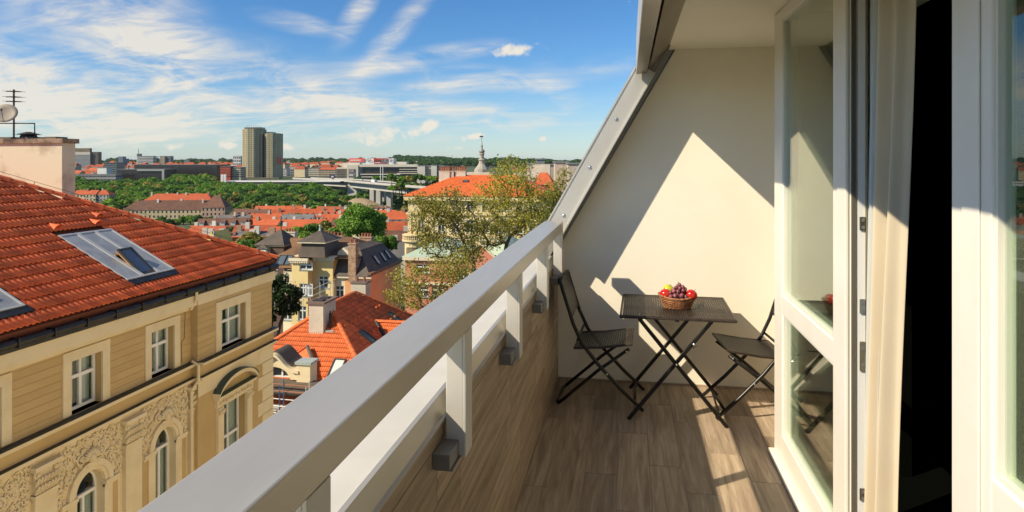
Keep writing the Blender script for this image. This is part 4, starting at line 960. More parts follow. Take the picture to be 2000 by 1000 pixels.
# front slope faces the camera, right slope faces +X
vF = Vector((0, cs_, sn_)); nF = Vector((0, -sn_, cs_)); oF = Vector((ex0, ey0, ez)); SL = RUN/cs_
tile_roof(rh, oF, Vector((1, 0, 0)), vF, nF, lambda a, b: b*cs_ < a < 2*RUN-b*cs_ and b < SL and a > 2.0, 2*RUN, SL, .30, .36, .034, TILEB, 300)
vR = Vector((-cs_, 0, sn_)); nR = Vector((sn_, 0, cs_)); oR = Vector((ex1, ey1, ez)); LR = ey1-ey0
RPm = lambda a, b, c=0.: oR+Vector((0, -1, 0))*a+vR*b+nR*c
tile_roof(rh, oR, Vector((0, -1, 0)), vR, nR, lambda a, b: b*cs_ < a < LR-b*cs_ and b < SL, LR, SL, .30, .36, .036, TILE, 60)
top0, top1 = Vector((Vx, Vy, Vz)), Vector((Vx, Vy+RL, Vz))
for a, b in ((Vector((ex1, ey0, ez)), top0), (Vector((ex0, ey0, ez)), top0), (top0, top1), (Vector((ex1, ey1, ez)), top1)): ridge_tiles(rh, a+Vector((0, 0, .05)), b+Vector((0, 0, .05)), TILEB, .16, .40)
for (px, py, wd, ht) in ((717, 660, .8, 1.25), (770, 622, .8, 1.2)):
    c = ray_plane(px, py, RPm(0, 0), nR); slant_window(rh, c+nR*.05, (0, -1, 0), vR, nR, wd, ht)
c = ray_plane(657, 724, oF, nF); slant_window(rh, c+nF*.05, (1, 0, 0), vF, nF, .8, 1.6, M('pane_bright', (.62, .64, .60), rough=.15))
# snow guards on the right slope
m = MB()
for k in range(34):
    a_, b_ = random.uniform(3, LR-3), (2, 3.4, 4.8, 6.2)[k % 4]
    if b_*cs_ < a_ < LR-b_*cs_: q = RPm(a_, b_, .05); m.box(q.x-.05, q.x+.05, q.y-.11, q.y+.11, q.z, q.z+.13)
m.obj('snow_guard', TILEB, rh, kind='stuff')
# chimneys
q = ray_plane(622, 645, oF, nF); chb = q
cw = MB().box(q.x-.55, q.x+.45, q.y-.25, q.y+1.6, q.z-.6, P(622, 592, depth(q.x, q.y)).z).obj('chimney', BEI, rh)
zt_ = P(622, 592, depth(q.x, q.y)).z; MB().box(q.x-.68, q.x+.58, q.y-.38, q.y+1.73, zt_, zt_+.12).obj('chimney_cap', M('cap_brown', (.17, .12, .09)), cw)
m = MB(); m.box(q.x-.4, q.x+.3, q.y-.05, q.y+.5, zt_+.12, zt_+.2); m.obj('flue_cover', IRON, cw); MB().box(q.x-.3, q.x+.25, q.y+.8, q.y+1.3, zt_+.12, zt_+.18).obj('flue_cover', IRON, cw)
q = ray_plane(645, 642, oF, nF); MB().tube([q, q+Vector((0, 0, 1.0))], .10, 8).tube([q+Vector((0, 0, 1.0)), q+Vector((0, 0, 1.15))], .05, 6).obj('vent_pipe', IRON, rh); MB().box(q.x-.45, q.x+.35, q.y-.3, q.y+.1, q.z-.2, q.z-.05).obj('vent_flashing', ZNC, rh)
# cross gable on the right slope
g0 = ray_plane(733, 629, RPm(0, 0), nR); gy = g0.y; gz = g0.z
m = MB(); HH = 3.2
m.prism([(g0.x, gy, gz), (g0.x+5.0, gy, gz), (g0.x+5.0, gy-HH/1.0, gz-HH*.72), (g0.x+HH*1.0, gy-HH, gz-HH*.72)], (0, .05, -.15)).obj('gable_roof', TILEB, rh)
tile_roof(rh, (g0.x, gy-HH, gz-HH*.72), Vector((1, 0, 0)), vF, nF, lambda a, b: a > (HH-b*cs_)*.98+.05, 5.0, HH/cs_, .30, .36, .034, TILEB, 40)
MB().box(g0.x+.5, g0.x+5, gy-HH+.4, gy+HH, -24, gz-HH*.72).obj('gable_wall', CRM, rh); MB().tube([(g0.x+.05, gy-.02, gz+.05), (g0.x+HH, gy-HH, gz-HH*.72+.06)], .16, 6).obj('valley_gutter', GUT, rh)
ridge_tiles(rh, (g0.x, gy, gz+.06), (g0.x+5, gy, gz+.06), TILEB, .16, .4)
# ornate curved gable dormer at the front-left eave
dl, dr = P(516, 720, 40).x, P(607, 720, 40).x; dy = P(560, 720, 38.8).y; dz0 = P(560, 741, 38.8).z
K = 24; prof = []
for k in range(K+1):
    f = k/K; x = dl+(dr-dl)*f; u = (f-.42)/.42
    zz_ = .42+.92*math.exp(-(u*1.55)**2)
    prof.append((x, zz_))
wn = MB(); pts = [(dl, dy, dz0)]+[(x, dy, dz0+z) for x, z in prof]+[(dr, dy, dz0)]
hc_ = dl+(dr-dl)*.42; ro_ = .95
m = MB()
for (xa, za), (xb, zb_) in zip(prof, prof[1:]):
    def lowz(x): return dz0+(math.sqrt(max(0, ro_**2-(x-hc_)**2))*.72 if abs(x-hc_) < ro_ else 0)
    m.hexa([(xa, dy, lowz(xa)), (xb, dy, lowz(xb)), (xb, dy+.5, lowz(xb)), (xa, dy+.5, lowz(xa)), (xa, dy, dz0+za), (xb, dy, dz0+zb_), (xb, dy+.5, dz0+zb_), (xa, dy+.5, dz0+za)])
gd = m.obj('curved_gable', CRM, rh)
m = MB()
for (xa, za), (xb, zb_) in zip(prof, prof[1:]): m.hexa([(xa, dy-.22, dz0+za), (xb, dy-.22, dz0+zb_), (xb, dy+.4, dz0+zb_), (xa, dy+.4, dz0+za), (xa, dy-.22, dz0+za+.16), (xb, dy-.22, dz0+zb_+.16), (xb, dy+.4, dz0+zb_+.16), (xa, dy+.4, dz0+za+.16)])
m.obj('gable_moulding', CRM, gd)
m = MB()
for (xa, za), (xb, zb_) in list(zip(prof, prof[1:]))[3:19]: m.hexa([(xa, dy+.1, dz0+za+.165), (xb, dy+.1, dz0+zb_+.165), (xb, dy+1.6, dz0+zb_+.165), (xa, dy+1.6, dz0+za+.165), (xa, dy+.1, dz0+za+.24), (xb, dy+.1, dz0+zb_+.24), (xb, dy+1.6, dz0+zb_+.24), (xa, dy+1.6, dz0+za+.24)])
m.obj('gable_roof_sheet', DKR, gd)
MB().box(hc_-ro_, hc_+ro_, dy+.35, dy+.38, dz0, dz0+.72).obj('pane', MATS['window_glass'], gd)
m = MB()
for xx in (-.35, .35): m.box(hc_+xx-.05, hc_+xx+.05, dy+.28, dy+.349, dz0, dz0+.62)
m.box(hc_-ro_, hc_+ro_, dy+.285, dy+.345, dz0+.02, dz0+.10); m.obj('window_frame', MATS['window_white'], gd)
MB().box(dr-.12, dr+.72, dy-.15, dy+.7, dz0-.35, dz0+.95).obj('gable_pier', CRM, gd); MB().box(dr-.2, dr+.80, dy-.23, dy+.78, dz0+.95, dz0+1.10).obj('pier_cap', ZNC, gd)
# triangular tiled cheek next to the curved gable
dA, dB, dC = [ray_plane(*c, oF+nF*.35, nF) for c in ((556, 706), (600, 676), (613, 710))]
MB().prism([dA, dC, dB], -nF*.3).obj('dormer_slope', TILE, gd); MB().tube([dA, dB], .09, 6).obj('dormer_edge', TILE, gd); MB().tube([dB, dC], .13, 6).obj('dormer_edge', DKR, gd)
MB().box(ex0, dr+4, dy-1.1, dy+.3, dz0-.55, dz0-.06).obj('eave_ledge', M('ledge_brown', (.11, .085, .06), (.16, .12, .085), scale=1.5), rh); MB().tube([(ex0, dy-1.15, dz0-.3), (dr+4, dy-1.15, dz0-.3)], .13, 8).obj('gutter', M('gutter_brown', (.09, .07, .055), rough=.5), rh)
# scaffold
STB = M('scaffold_steel', (.55, .56, .55), rough=.45, metal=.3); STBL = M('scaffold_blue', (.04, .10, .20), rough=.5); RUST = M('scaffold_rail', (.36, .13, .05), rough=.7); PLK = M('scaffold_plank', (.62, .58, .48), (.50, .45, .35), scale=2, rnd=.2)
sx0 = P(520, 760, 37).x; sy = dy-2.3
sf = thing('scaffold', 'steel scaffold with pale planks in front of the curved gable', 'scaffold', (sx0+2, sy, -24))
for k, xx in enumerate((0.15, 1.05, 2.6, 3.5, 5.2, 6.1)):
    for yy in (0, .95):
        MB().tube([(sx0+xx-yy*.3, sy+yy, -24), (sx0+xx-yy*.3, sy+yy, dz0+(.45 if k < 5 else .2))], .035, 6).obj('standard', STBL if k in (1,) else STB, sf)
for zk, mt in ((dz0+.12, RUST), (dz0-.72, STB), (dz0-1.1, STB), (dz0-1.5, STB), (dz0-2.6, STB), (dz0-3.4, STB)):
    for yy in (-.02, .97): MB().tube([(sx0-2, sy+yy, zk+.12), (sx0+8, sy+yy, zk-.12)], .028, 6).obj('ledger', mt, sf)
for zk in (dz0-.95, dz0-1.75, dz0-3.6):
    for k in range(3):
        for j in range(4):
            MB().box(sx0-1.6+j*2.5, sx0+.8+j*2.5, sy+.04+k*.31, sy+.32+k*.31, zk-.05, zk).obj('plank', PLK, sf)
for xx in (0.15, 2.6): MB().tube([(sx0+xx, sy-.03, dz0-3.4), (sx0+xx+1.2, sy-.03, dz0-2.4)], .025, 5).obj('brace', STB, sf)

# ------------------------------------------------------------------ yellow house with dark mansard roofs
Yh = 71.1; Xc = -28.95
def yz(px, py, Y=Yh): return PYP(px, py, Y)
yh = thing('yellow_house', 'yellow house with dark mansard roofs, turrets and an orange side wall', 'house', (-33, Yh, -26))
xL, xM = yz(580, 507).x, yz(650, 507).x; zE1 = yz(610, 507).z; zE2 = yz(690, 538).z
xI = yz(611, 507).x
def fac(name, x0, x1, y0, y1, zt, mat, wins, parent=yh):
    ops_ = [(h-wd/2, h+wd/2, z0, z1) for h, z0, z1, wd in wins]; w_ = MB()
    for c in cells(x0, x1, -26, zt, ops_): w_.bb(BY(y0), *c, -.35, 0)
    w_.box(x0, x1, y0+.351, y1, -26, zt); o = w_.obj(name, mat, parent)
    for h, z0, z1, wd in wins: window(BY(y0), h, z0, z1, wd, parent, depth_=.2, cols=2, trans=.66, fr=.10, sill=ZNC)
    return o
W = lambda px, py0, py1, wd, Y: (yz(px, py0, Y).x, yz(px, py1, Y).z, yz(px, py0, Y).z, wd)
fac('wall', xL, xI, Yh-1.2, Yh+8, zE1, YEL, [W(597, 513, 527, 1.5, Yh-1.2), W(592, 554, 578, .9, Yh-1.2), W(602, 555, 578, .9, Yh-1.2), W(590, 598, 625, 1.0, Yh-1.2)])
fac('wall', xI, xM, Yh, Yh+8, zE1, YEL, [W(631, 539, 562, 1.2, Yh), W(631, 580, 605, 1.2, Yh)])
fac('wall', xM, Xc, Yh+.6, Yh+9, zE2-.4, CRW, [W(663, 558, 584, 1.1, Yh+.6), W(697, 575, 600, 1.1, Yh+.6)])
fac('wall', yz(553, 530, Yh+4).x, xL, Yh+4, Yh+9, yz(565, 530, Yh+4).z, CRW, [W(561, 600, 625, 1.3, Yh+4)])
MB().box(xL-.25, xI+.12, Yh-1.5, Yh-1.2, zE1, zE1+.3).box(xI+.121, xM+.25, Yh-.3, Yh+0, zE1, zE1+.3).box(xL-.3, xM+.3, Yh-1.0+.8, Yh+7, zE1+.301, zE1+.42).obj('cornice', CRW, yh)
m = MB()
for k in range(17): xx = xL+(xM-xL)*k/16; m.box(xx-.09, xx+.09, (Yh-1.45 if xx < xI else Yh-.25), (Yh-1.2 if xx < xI else Yh), zE1-.22, zE1)
m.obj('dentil', CRW, yh, kind='stuff')
MB().box(xM+.25, Xc+.25, Yh+.3, Yh+.6, zE2-.4, zE2-.1).obj('cornice', CRW, yh)
def frustum(m, x0, x1, y0, y1, z0, z1, ins):
    m.hexa([(x0, y0, z0), (x1, y0, z0), (x1, y1, z0), (x0, y1, z0), (x0+ins, y0+ins, z1), (x1-ins, y0+ins, z1), (x1-ins, y1-ins, z1), (x0+ins, y1-ins, z1)]); return m
def pyr(m, x0, x1, y0, y1, z0, z1):
    t_ = ((x0+x1)/2, (y0+y1)/2, z1); a, b, c, d = (x0, y0, z0), (x1, y0, z0), (x1, y1, z0), (x0, y1, z0)
    m.poly([a, b, t_]).poly([b, c, t_]).poly([c, d, t_]).poly([d, a, t_]).poly([d, c, b, a]); return m
# middle turret
t0, t1 = yz(583, 470, Yh-1).x, yz(636, 470, Yh-1).x; zt0, zt1, zt2 = zE1+.42, yz(610, 475, Yh-1).z, yz(612, 459, Yh+1).z
frustum(MB(), t0, t1, Yh-1.1, Yh+3.2, zt0, zt1, .30).obj('turret', DKR, yh)
MB().box(t0-.05, t1+.05, Yh-1.2, Yh+3.3, zt1+.001, zt1+.16).obj('turret_cornice', CRW, yh)
pyr(MB(), t0-.1, t1+.1, Yh-1.25, Yh+3.4, zt1+.165, zt2+.6).obj('turret_roof', DKR, yh)
MB().lathe(((t0+t1)/2, Yh+1, zt2+.5), [(.18, 0), (.10, .4), (.16, .55), (.05, .7)], 8).obj('finial', ZNC, yh)
# rust-brown main roof
hip(MB(), yz(560, 500, Yh+3).x, Xc-1.5, Yh+.2, Yh+10, zE1+.2, yz(640, 462, Yh+5).z-zE1-.2, 'x', 2.5).obj('main_roof', BRN, yh)
MB().poly([(yz(538, 520, Yh+4).x, Yh+3.6, yz(545, 522, Yh+4).z), (xL+.2, Yh+3.6, yz(545, 522, Yh+4).z), (xL+.2, Yh+7, yz(640, 468, Yh+5).z-.1), (yz(560, 500, Yh+6).x, Yh+7, yz(640, 468, Yh+5).z-.1)]).obj('side_roof', BRN, yh)
for px in (551, 563): q = P(px, 508, 76); slant_window(yh, q+Vector((0, -.1, 0)), (1, 0, 0), Vector((0, .72, .69)).normalized(), Vector((0, -.69, .72)).normalized(), .9, 1.4)
# left turret
l0, l1 = yz(500, 480, Yh+5).x, yz(556, 480, Yh+5).x; zl0, zl1, zl2 = yz(530, 520, Yh+5).z, yz(530, 481, Yh+5).z, yz(548, 447, Yh+7).z
MB().box(l0+.15, l1-.15, Yh+5, Yh+9, -26, zl1).obj('left_turret_wall', M('dark_brown_cladding', (.085, .05, .035), (.12, .07, .05), scale=1), yh)
MB().box(l0-.05, l1+.1, Yh+4.8, Yh+9.2, zl1+.002, zl1+.15).obj('turret_cornice', M('cornice_tan', (.30, .25, .16)), yh)
m = MB(); tq = (yz(549, 447, Yh+7).x, Yh+7, zl2); a, b, c, d = (l0-.1, Yh+4.7, zl1+.16), (l1+.1, Yh+4.7, zl1+.16), (l1+.1, Yh+9.2, zl1+.16), (l0-.1, Yh+9.2, zl1+.16)
m.poly([a, b, tq]).poly([b, c, tq]).poly([c, d, tq]).poly([d, a, tq]).obj('left_turret_roof', DKR, yh)
MB().tube([tq, (tq[0], tq[1], tq[2]+1.6)], .06, 6).sph((tq[0], tq[1], tq[2]+.7), .16, 8, 5).obj('finial', IRON, yh)
q = yz(516, 497, Yh+4.7); MB().box(q.x-.7, q.x+.7, Yh+4.2, Yh+5.2, q.z-1.1, q.z+.75).obj('dormer', ZNC, yh); hip(MB(), q.x-.9, q.x+.9, Yh+4.0, Yh+5.4, q.z+.755, .5, 'y', .6).obj('dormer_roof', DKR, yh); window(BY(Yh+4.2), q.x, q.z-.95, q.z+.6, 1.1, yh, depth_=-.02, cols=2, trans=0, fr=.12)
# right dark mansard over the orange wall
zm0 = zE2-.1; y0_, y1_ = Yh+.2, 82.2; x0_, x1_ = yz(641, 520, Yh+.6).x, Xc+.15
ztop = yz(716, 489, Yh+2).z
m = MB(); ins = 2.0
m.hexa([(x0_, y0_, zm0), (x1_, y0_, zm0), (x1_, y1_, zm0), (x0_, y1_, zm0), (x0_+1.2, y0_+ins, ztop), (x1_-ins, y0_+ins, ztop), (x1_-ins, y1_-ins, ztop), (x0_+1.2, y1_-ins, ztop)]).obj('mansard_roof', DKR, yh)
hip(MB(), x0_+1.1, x1_-ins+.1, y0_+ins-.1, y1_-ins+.1, ztop+.003, .45, 'y', 1.5).obj('mansard_top', DKR, yh)
zO = P(718.5, 538, 75).z
MB().box(Xc-3, Xc+.02, Yh+.55, 82, -26, zO).obj('side_wall', ORG, yh); MB().box(Xc-.2, Xc+.3, Yh+.1, 82.3, zO+.001, zO+.22).obj('side_cornice', M('cornice_rust', (.20, .11, .06)), yh)
nl = (ztop-zm0); nM = Vector((nl, 0, ins)).normalized(); vM = Vector((-ins, 0, nl)).normalized()
for px, py in ((735, 508), (748, 502), (757, 497)):
    c = ray_plane(px, py, (x1_, y0_, zm0), nM); slant_window(yh, c+nM*.05, (0, 1, 0), vM, nM, .85, 1.3, M('pane_cream', (.50, .46, .34), rough=.2))
nM2 = Vector((0, -nl, ins)).normalized(); vM2 = Vector((0, ins, nl)).normalized(); c = ray_plane(698, 514, (x1_, y0_, zm0), nM2); slant_window(yh, c+nM2*.05, (1, 0, 0), vM2, nM2, .9, 1.4, M('pane_cream', (.5, .46, .34)))
for px, py, zc, h, mt, pt in ((568, 468, 86, 3.2, BEI, 4), (616, 478, 86, 2.6, BRK, 3), (640, 473, 86, 2.8, BRK, 4), (690, 492, 76, 3.4, BRK, 2), (716, 478, 84, 2.6, BRK, 4), (661, 476, 84, 2.2, BRK, 3)):
    q = P(px, py, zc); chimney(yh, q.x, q.y, q.z-h, q.z+.9, 1.5 if pt > 2 else .9, .8, mt, pt)
chimney(yh, P(705, 556, 66).x, P(705, 556, 66).y, -20, P(705, 552, 66).z, 1.5, 1.3, BEI, 2, M('cap_brown', (.17, .12, .09)))
q = P(671, 497, 76.5); m = MB(); m.prism([(q.x-.8, q.y, q.z-.5), (q.x+.8, q.y, q.z-.5), (q.x+.7, q.y, q.z+.3), (q.x, q.y, q.z+.8), (q.x-.7, q.y, q.z+.3)], (0, 2.5, 0)).obj('white_gable', CRW, yh)
m = MB()
for px in (592, 606, 625, 645, 652):
    a = P(px, 570, 62); m.tube([(a.x, a.y, a.z-2.5), (a.x, a.y, a.z+.9)], .03, 4)
a, b = P(588, 575, 62), P(655, 545, 62); m.tube([a, b], .03, 4).tube([a-Vector((0, 0, .6)), b-Vector((0, 0, .6))], .03, 4)
m.obj('roof_railing', STB, rh)

# ------------------------------------------------------------------ pink house with a pale green roof
Yp = 66.9; ph_ = thing('pink_house', 'salmon pink house with pale green sheet roof behind the plane trees', 'house', (-18, Yp, -26))
xa, xb, xc_ = yz(791, 510, Yp).x, yz(865, 510, Yp).x, yz(985, 510, Yp).x; zp = yz(820, 507, Yp).z
fac('wall', xa, xb+2, Yp, Yp+8, zp, PNK, [W(826, 516, 533, 1.5, Yp), W(826, 560, 580, 1.3, Yp), W(855, 560, 580, 1.3, Yp)], ph_)
fac('wall', xb+2.001, xc_, Yp-1, Yp+8, zp-.6, PNK, [W(905, 525, 548, 1.3, Yp-1), W(935, 525, 548, 1.3, Yp-1), W(905, 575, 598, 1.3, Yp-1)], ph_)
MB().box(xa-.2, xb+2.2, Yp-.3, Yp-.001, zp-.05, zp+.3).obj('cornice', CRW, ph_); MB().box(xa-.1, xb+2, Yp-.15, Yp-.002, zp-2.6, zp-2.35).obj('string_course', CRW, ph_)
hip(MB(), xa-.3, xb+2.5, Yp-.3, Yp+8, zp+.3, 1.5, 'x', 3).obj('green_roof', M('green_sheet_roof', (.46, .56, .42), (.38, .48, .36), .6, .1, scale=.8), ph_)
m = MB(); xg = (xb+xc_)/2; m.prism([(xb+1.5, Yp-1.2, zp-.6), (xc_+.4, Yp-1.2, zp-.6), (xg+1, Yp-1.2, zp+1.9)], (0, .5, 0)).obj('gable', PNK, ph_)
m = MB(); m.tube([(xb+1.3, Yp-1.3, zp-.55), (xg+1, Yp-1.3, zp+2.0), (xc_+.6, Yp-1.3, zp-.55)], .16, 4).obj('gable_edge', CRW, ph_)
hip(MB(), xb+2, xc_+3, Yp-.6, Yp+9, zp-.5, 2.6, 'y', 2).obj('rear_roof', MATS['green_sheet_roof'], ph_)
m = MB(); q0, q1 = yz(895, 586, Yp-1.6), yz(985, 586, Yp-1.6); m.box(q0.x, q1.x, Yp-2.2, Yp-1, q0.z-.25, q0.z)
for k in range(22): xx = q0.x+(q1.x-q0.x)*k/21; m.box(xx-.02, xx+.02, Yp-2.18, Yp-2.14, q0.z, q0.z+.9)
m.box(q0.x, q1.x, Yp-2.2, Yp-2.1, q0.z+.9, q0.z+.97).obj('balcony', GRY, ph_)

# ------------------------------------------------------------------ big cream house with red hip roof behind the trees
Yc = 123.; cb = thing('cream_mansion', 'large cream villa with long red hip roof and chimney rows behind the plane trees', 'house', (0, Yc, -30))
xa, xb = yz(797, 400, Yc).x, yz(1075, 400, Yc).x; ze = yz(820, 383, Yc).z
wx = [yz(px, 400, Yc).x for px in (862, 890, 918, 948, 974, 990, 1015, 1040)]
rowsz = [(yz(900, 392, Yc).z, yz(900, 411, Yc).z), (yz(900, 431, Yc).z, yz(900, 454, Yc).z), (yz(900, 470, Yc).z, yz(900, 494, Yc).z)]
wins = [(x, b, a, 1.25) for (a, b) in rowsz for x in wx]+[(yz(px, 400, Yc).x, rowsz[2][1], rowsz[2][0], 1.3) for px in (818,)]+[(yz(822, 400, Yc).x, rowsz[1][1], rowsz[1][0], 1.2)]
fac('wall', xa, xb, Yc, Yc+16, ze-.8, CREAMF, wins, cb)
for zz_, pr, hh in ((ze-.8, .7, .8), (rowsz[0][1]-.9, .3, .45), (rowsz[1][1]-1.0, .35, .5), (rowsz[2][1]-.8, .2, .3)): MB().box(xa-pr, xb+pr, Yc-pr, Yc-.002, zz_, zz_+hh).obj('string_course', CREAMF, cb)
for x, b, a, wd in wins[:24]:
    m = MB(); m.box(x-wd/2-.25, x-wd/2, Yc-.08, Yc-.001, b-.1, a+.15).box(x+wd/2, x+wd/2+.25, Yc-.08, Yc-.001, b-.1, a+.15).box(x-wd/2-.45, x+wd/2+.45, Yc-.22, Yc-.001, a+.15, a+.42); m.obj('window_surround', CRW, cb)
for px in (797, 840, 876, 932, 960): x = yz(px, 400, Yc).x; MB().box(x, x+.7, Yc-.16, Yc-.001, rowsz[2][1]-3, rowsz[0][1]-.95).obj('pilaster', CREAMF, cb)
rw_, rz_ = 8.0, yz(900, 343, Yc+8).z-ze
Rr = hip(MB(), xa-.8, xb+.8, Yc-.8, Yc+16, ze, rz_, 'x', 8.4).obj('roof', RTILE, cb)
ps = math.atan2(rz_, 8.4); vv = Vector((0, math.cos(ps), math.sin(ps))); nn = Vector((0, -math.sin(ps), math.cos(ps))); SLc = math.hypot(rz_, 8.4); LX_ = xb-xa+1.6
tile_roof(cb, (xa-.8, Yc-.8, ze+.02), Vector((1, 0, 0)), vv, nn, lambda a, b: b*math.cos(ps) < a < LX_-b*math.cos(ps), LX_, SLc, .42, .45, .05, TILEB, 0)
slant_window(cb, (xa+10.2, Yc+5, ze+rz_*.7+.1), (1, 0, 0), vv, nn, 1.2, .8)
for px, n_, wd in ((869, 6, 2.2), (883, 2, .9), (900, 6, 2.2), (1010, 4, 2.0), (1026, 4, 2.0)):
    q = P(px, 345, 134.5); c = chimney(cb, q.x, q.y, q.z-3, P(px, 335, 134.5).z, wd, 1.1, BEI, 0)
    for k in range(n_):
        f = (k+.5)/n_-.5; MB().lathe((q.x+f*wd, q.y, P(px, 335, 134.5).z+.13), [(.17, 0), (.15, .7), (.19, .74), (.19, .85)], 8).obj('chimney_pot', TERR, c)
q = P(883, 345, 130); MB().tube([q, P(883, 303, 130)], .035, 5).obj('mast', IRON, cb)
# rounded corner bay with balustrade
bx0 = yz(797, 470, Yc).x; zb1, zb0 = yz(800, 464, Yc).z, yz(800, 495, Yc).z
m = MB(); m.lathe((bx0+1.5, Yc-.2, zb0-6), [(2.0, 0), (2.0, 6+zb1-zb0-.6), (2.5, 6+zb1-zb0-.55), (2.5, 6+zb1-zb0-.2)], 16); m.obj('corner_bay', CREAMF, cb)
m = MB()
for k in range(20): an_ = math.pi+math.pi*k/19; m.lathe((bx0+1.5+2.3*math.cos(an_), Yc-.2+2.3*math.sin(an_), zb1-.2), [(.10, 0), (.15, .25), (.07, .6), (.10, .75)], 6)
m.lathe((bx0+1.5, Yc-.2, zb1+.55), [(2.15, 0), (2.5, .01), (2.5, .18), (2.15, .19)], 20); m.obj('balustrade', CREAMF, cb, kind='stuff')
m = MB(); q0, q1 = P(794, 487, 116), P(829, 487, 116)
for k in range(26): xx = q0.x+(q1.x-q0.x)*k/25; m.box(xx-.035, xx+.035, q0.y, q0.y+.06, q0.z-1.0, q0.z+.2)
m.box(q0.x, q1.x, q0.y-.02, q0.y+.1, q0.z+.2, q0.z+.32).box(q0.x, q1.x, q0.y-.02, q0.y+1.2, q0.z-1.3, q0.z-1.0); m.obj('iron_balcony', IRON, cb)
# right wing with gable roof
q0, q1 = P(1035, 338, 140), P(1085, 380, 132)
rgw = thing('red_gable_house', 'house with steep orange-red roof at the right of the plane trees', 'house', (q0.x, q0.y, -30))
x0, x1 = P(1022, 380, 135).x, P(1092, 380, 135).x; y0 = P(1050, 380, 135).y; zE = P(1050, 382, 135).z
MB().box(x0+.5, x1-.5, y0+.5, y0+9, -30, zE).obj('wall', CREAMF, rgw); hip(MB(), x0, x1, y0, y0+9, zE, P(1050, 337, 139).z-zE, 'x', 2.8).obj('roof', RTILE, rgw)
q = P(1060, 330, 145); MB().box(q.x-2.2, q.x+1.6, q.y, q.y+1, q.z-6, q.z+1.0).obj('fire_wall', BEI, rgw)

# ------------------------------------------------------------------ trees
def leafmat(name, a, b, tr=.35, isl=.35, hue=.02):
    m = M(name, a, b, .6, scale=.35, isl=isl, hue=hue, rnd=.28, spec=.3); t = m.node_tree; bs = t.nodes['Principled BSDF']
    src = bs.inputs['Base Color'].links[0].from_socket
    tl = t.nodes.new('ShaderNodeBsdfTranslucent'); t.links.new(src, tl.inputs[0]); mx = t.nodes.new('ShaderNodeMixShader'); mx.inputs[0].default_value = tr
    t.links.new(bs.outputs[0], mx.inputs[1]); t.links.new(tl.outputs[0], mx.inputs[2]); t.links.new(mx.outputs[0], t.nodes['Material Output'].inputs[0]); return m
LF_PLANE = leafmat('leaf_plane', (.38, .36, .05), (.46, .42, .09), .5); LF_GREEN = leafmat('leaf_green', (.125, .26, .024), (.19, .33, .045)); LF_DARK = leafmat('leaf_dark', (.020, .040, .010), (.035, .065, .015))
LF_MID = leafmat('leaf_mid', (.11, .235, .026), (.165, .29, .045)); LF_YEL = leafmat('leaf_yellow', (.27, .25, .05), (.32, .28, .07)); LF_DEEP = leafmat('leaf_deep', (.045, .12, .02), (.08, .165, .03)); LF_LIGHT = leafmat('leaf_light', (.20, .34, .034), (.26, .40, .06))
BARK = M('bark', (.085, .065, .042), (.15, .12, .08), .95, scale=3, bump=.3, bscale=10)
def leaves(points, size, rg_, nrm=None, name='crown', mat=None, asp=.62):
    n = len(points); a = rg_.normal(size=(n, 3)); 
    if nrm is not None: a = nrm*1.1+a*.75
    a /= np.linalg.norm(a, axis=1)[:, None]+1e-9
    t = np.cross(a, rg_.normal(size=(n, 3))); t /= np.linalg.norm(t, axis=1)[:, None]+1e-9; b = np.cross(a, t)
    s = size*rg_.uniform(.6, 1.25, (n, 1)); p = points
    V = np.stack([p-t*s, p-b*s*asp+a*s*.15, p+t*s, p+b*s*asp+a*s*.15], 1).reshape(-1, 3)
    return np_mesh(name, V, np.arange(4*n).reshape(-1, 4), mat)
def crown_mesh(seed, rx, ry, rz, nclump, per, size, mat, name='crown', low=.0):
    rg_ = np.random.default_rng(seed); P_ = []; N_ = []
    for k in range(nclump):
        d = rg_.normal(size=3); d /= np.linalg.norm(d); rad = rg_.uniform(.25, .8)**.6
        if d[2] < -.35: d[2] *= -.6
        c = d*np.array([rx, ry, rz])*rad*.82; r = rg_.uniform(.24, .40)*min(rx, rz)*(1.15-.4*rad)
        q = rg_.normal(size=(per, 3)); q /= np.linalg.norm(q, axis=1)[:, None]; q[:, 2] = np.where(q[:, 2] < -.3, -q[:, 2]*.6, q[:, 2])
        P_.append(c+q*r*rg_.uniform(.78, 1.08, (per, 1))*np.array([1, 1, .85])); N_.append(q+np.array([0, 0, .25]))
    pts = np.concatenate(P_); return leaves(pts+np.array([0, 0, rz+low]), size, rg_, np.concatenate(N_), name, mat)
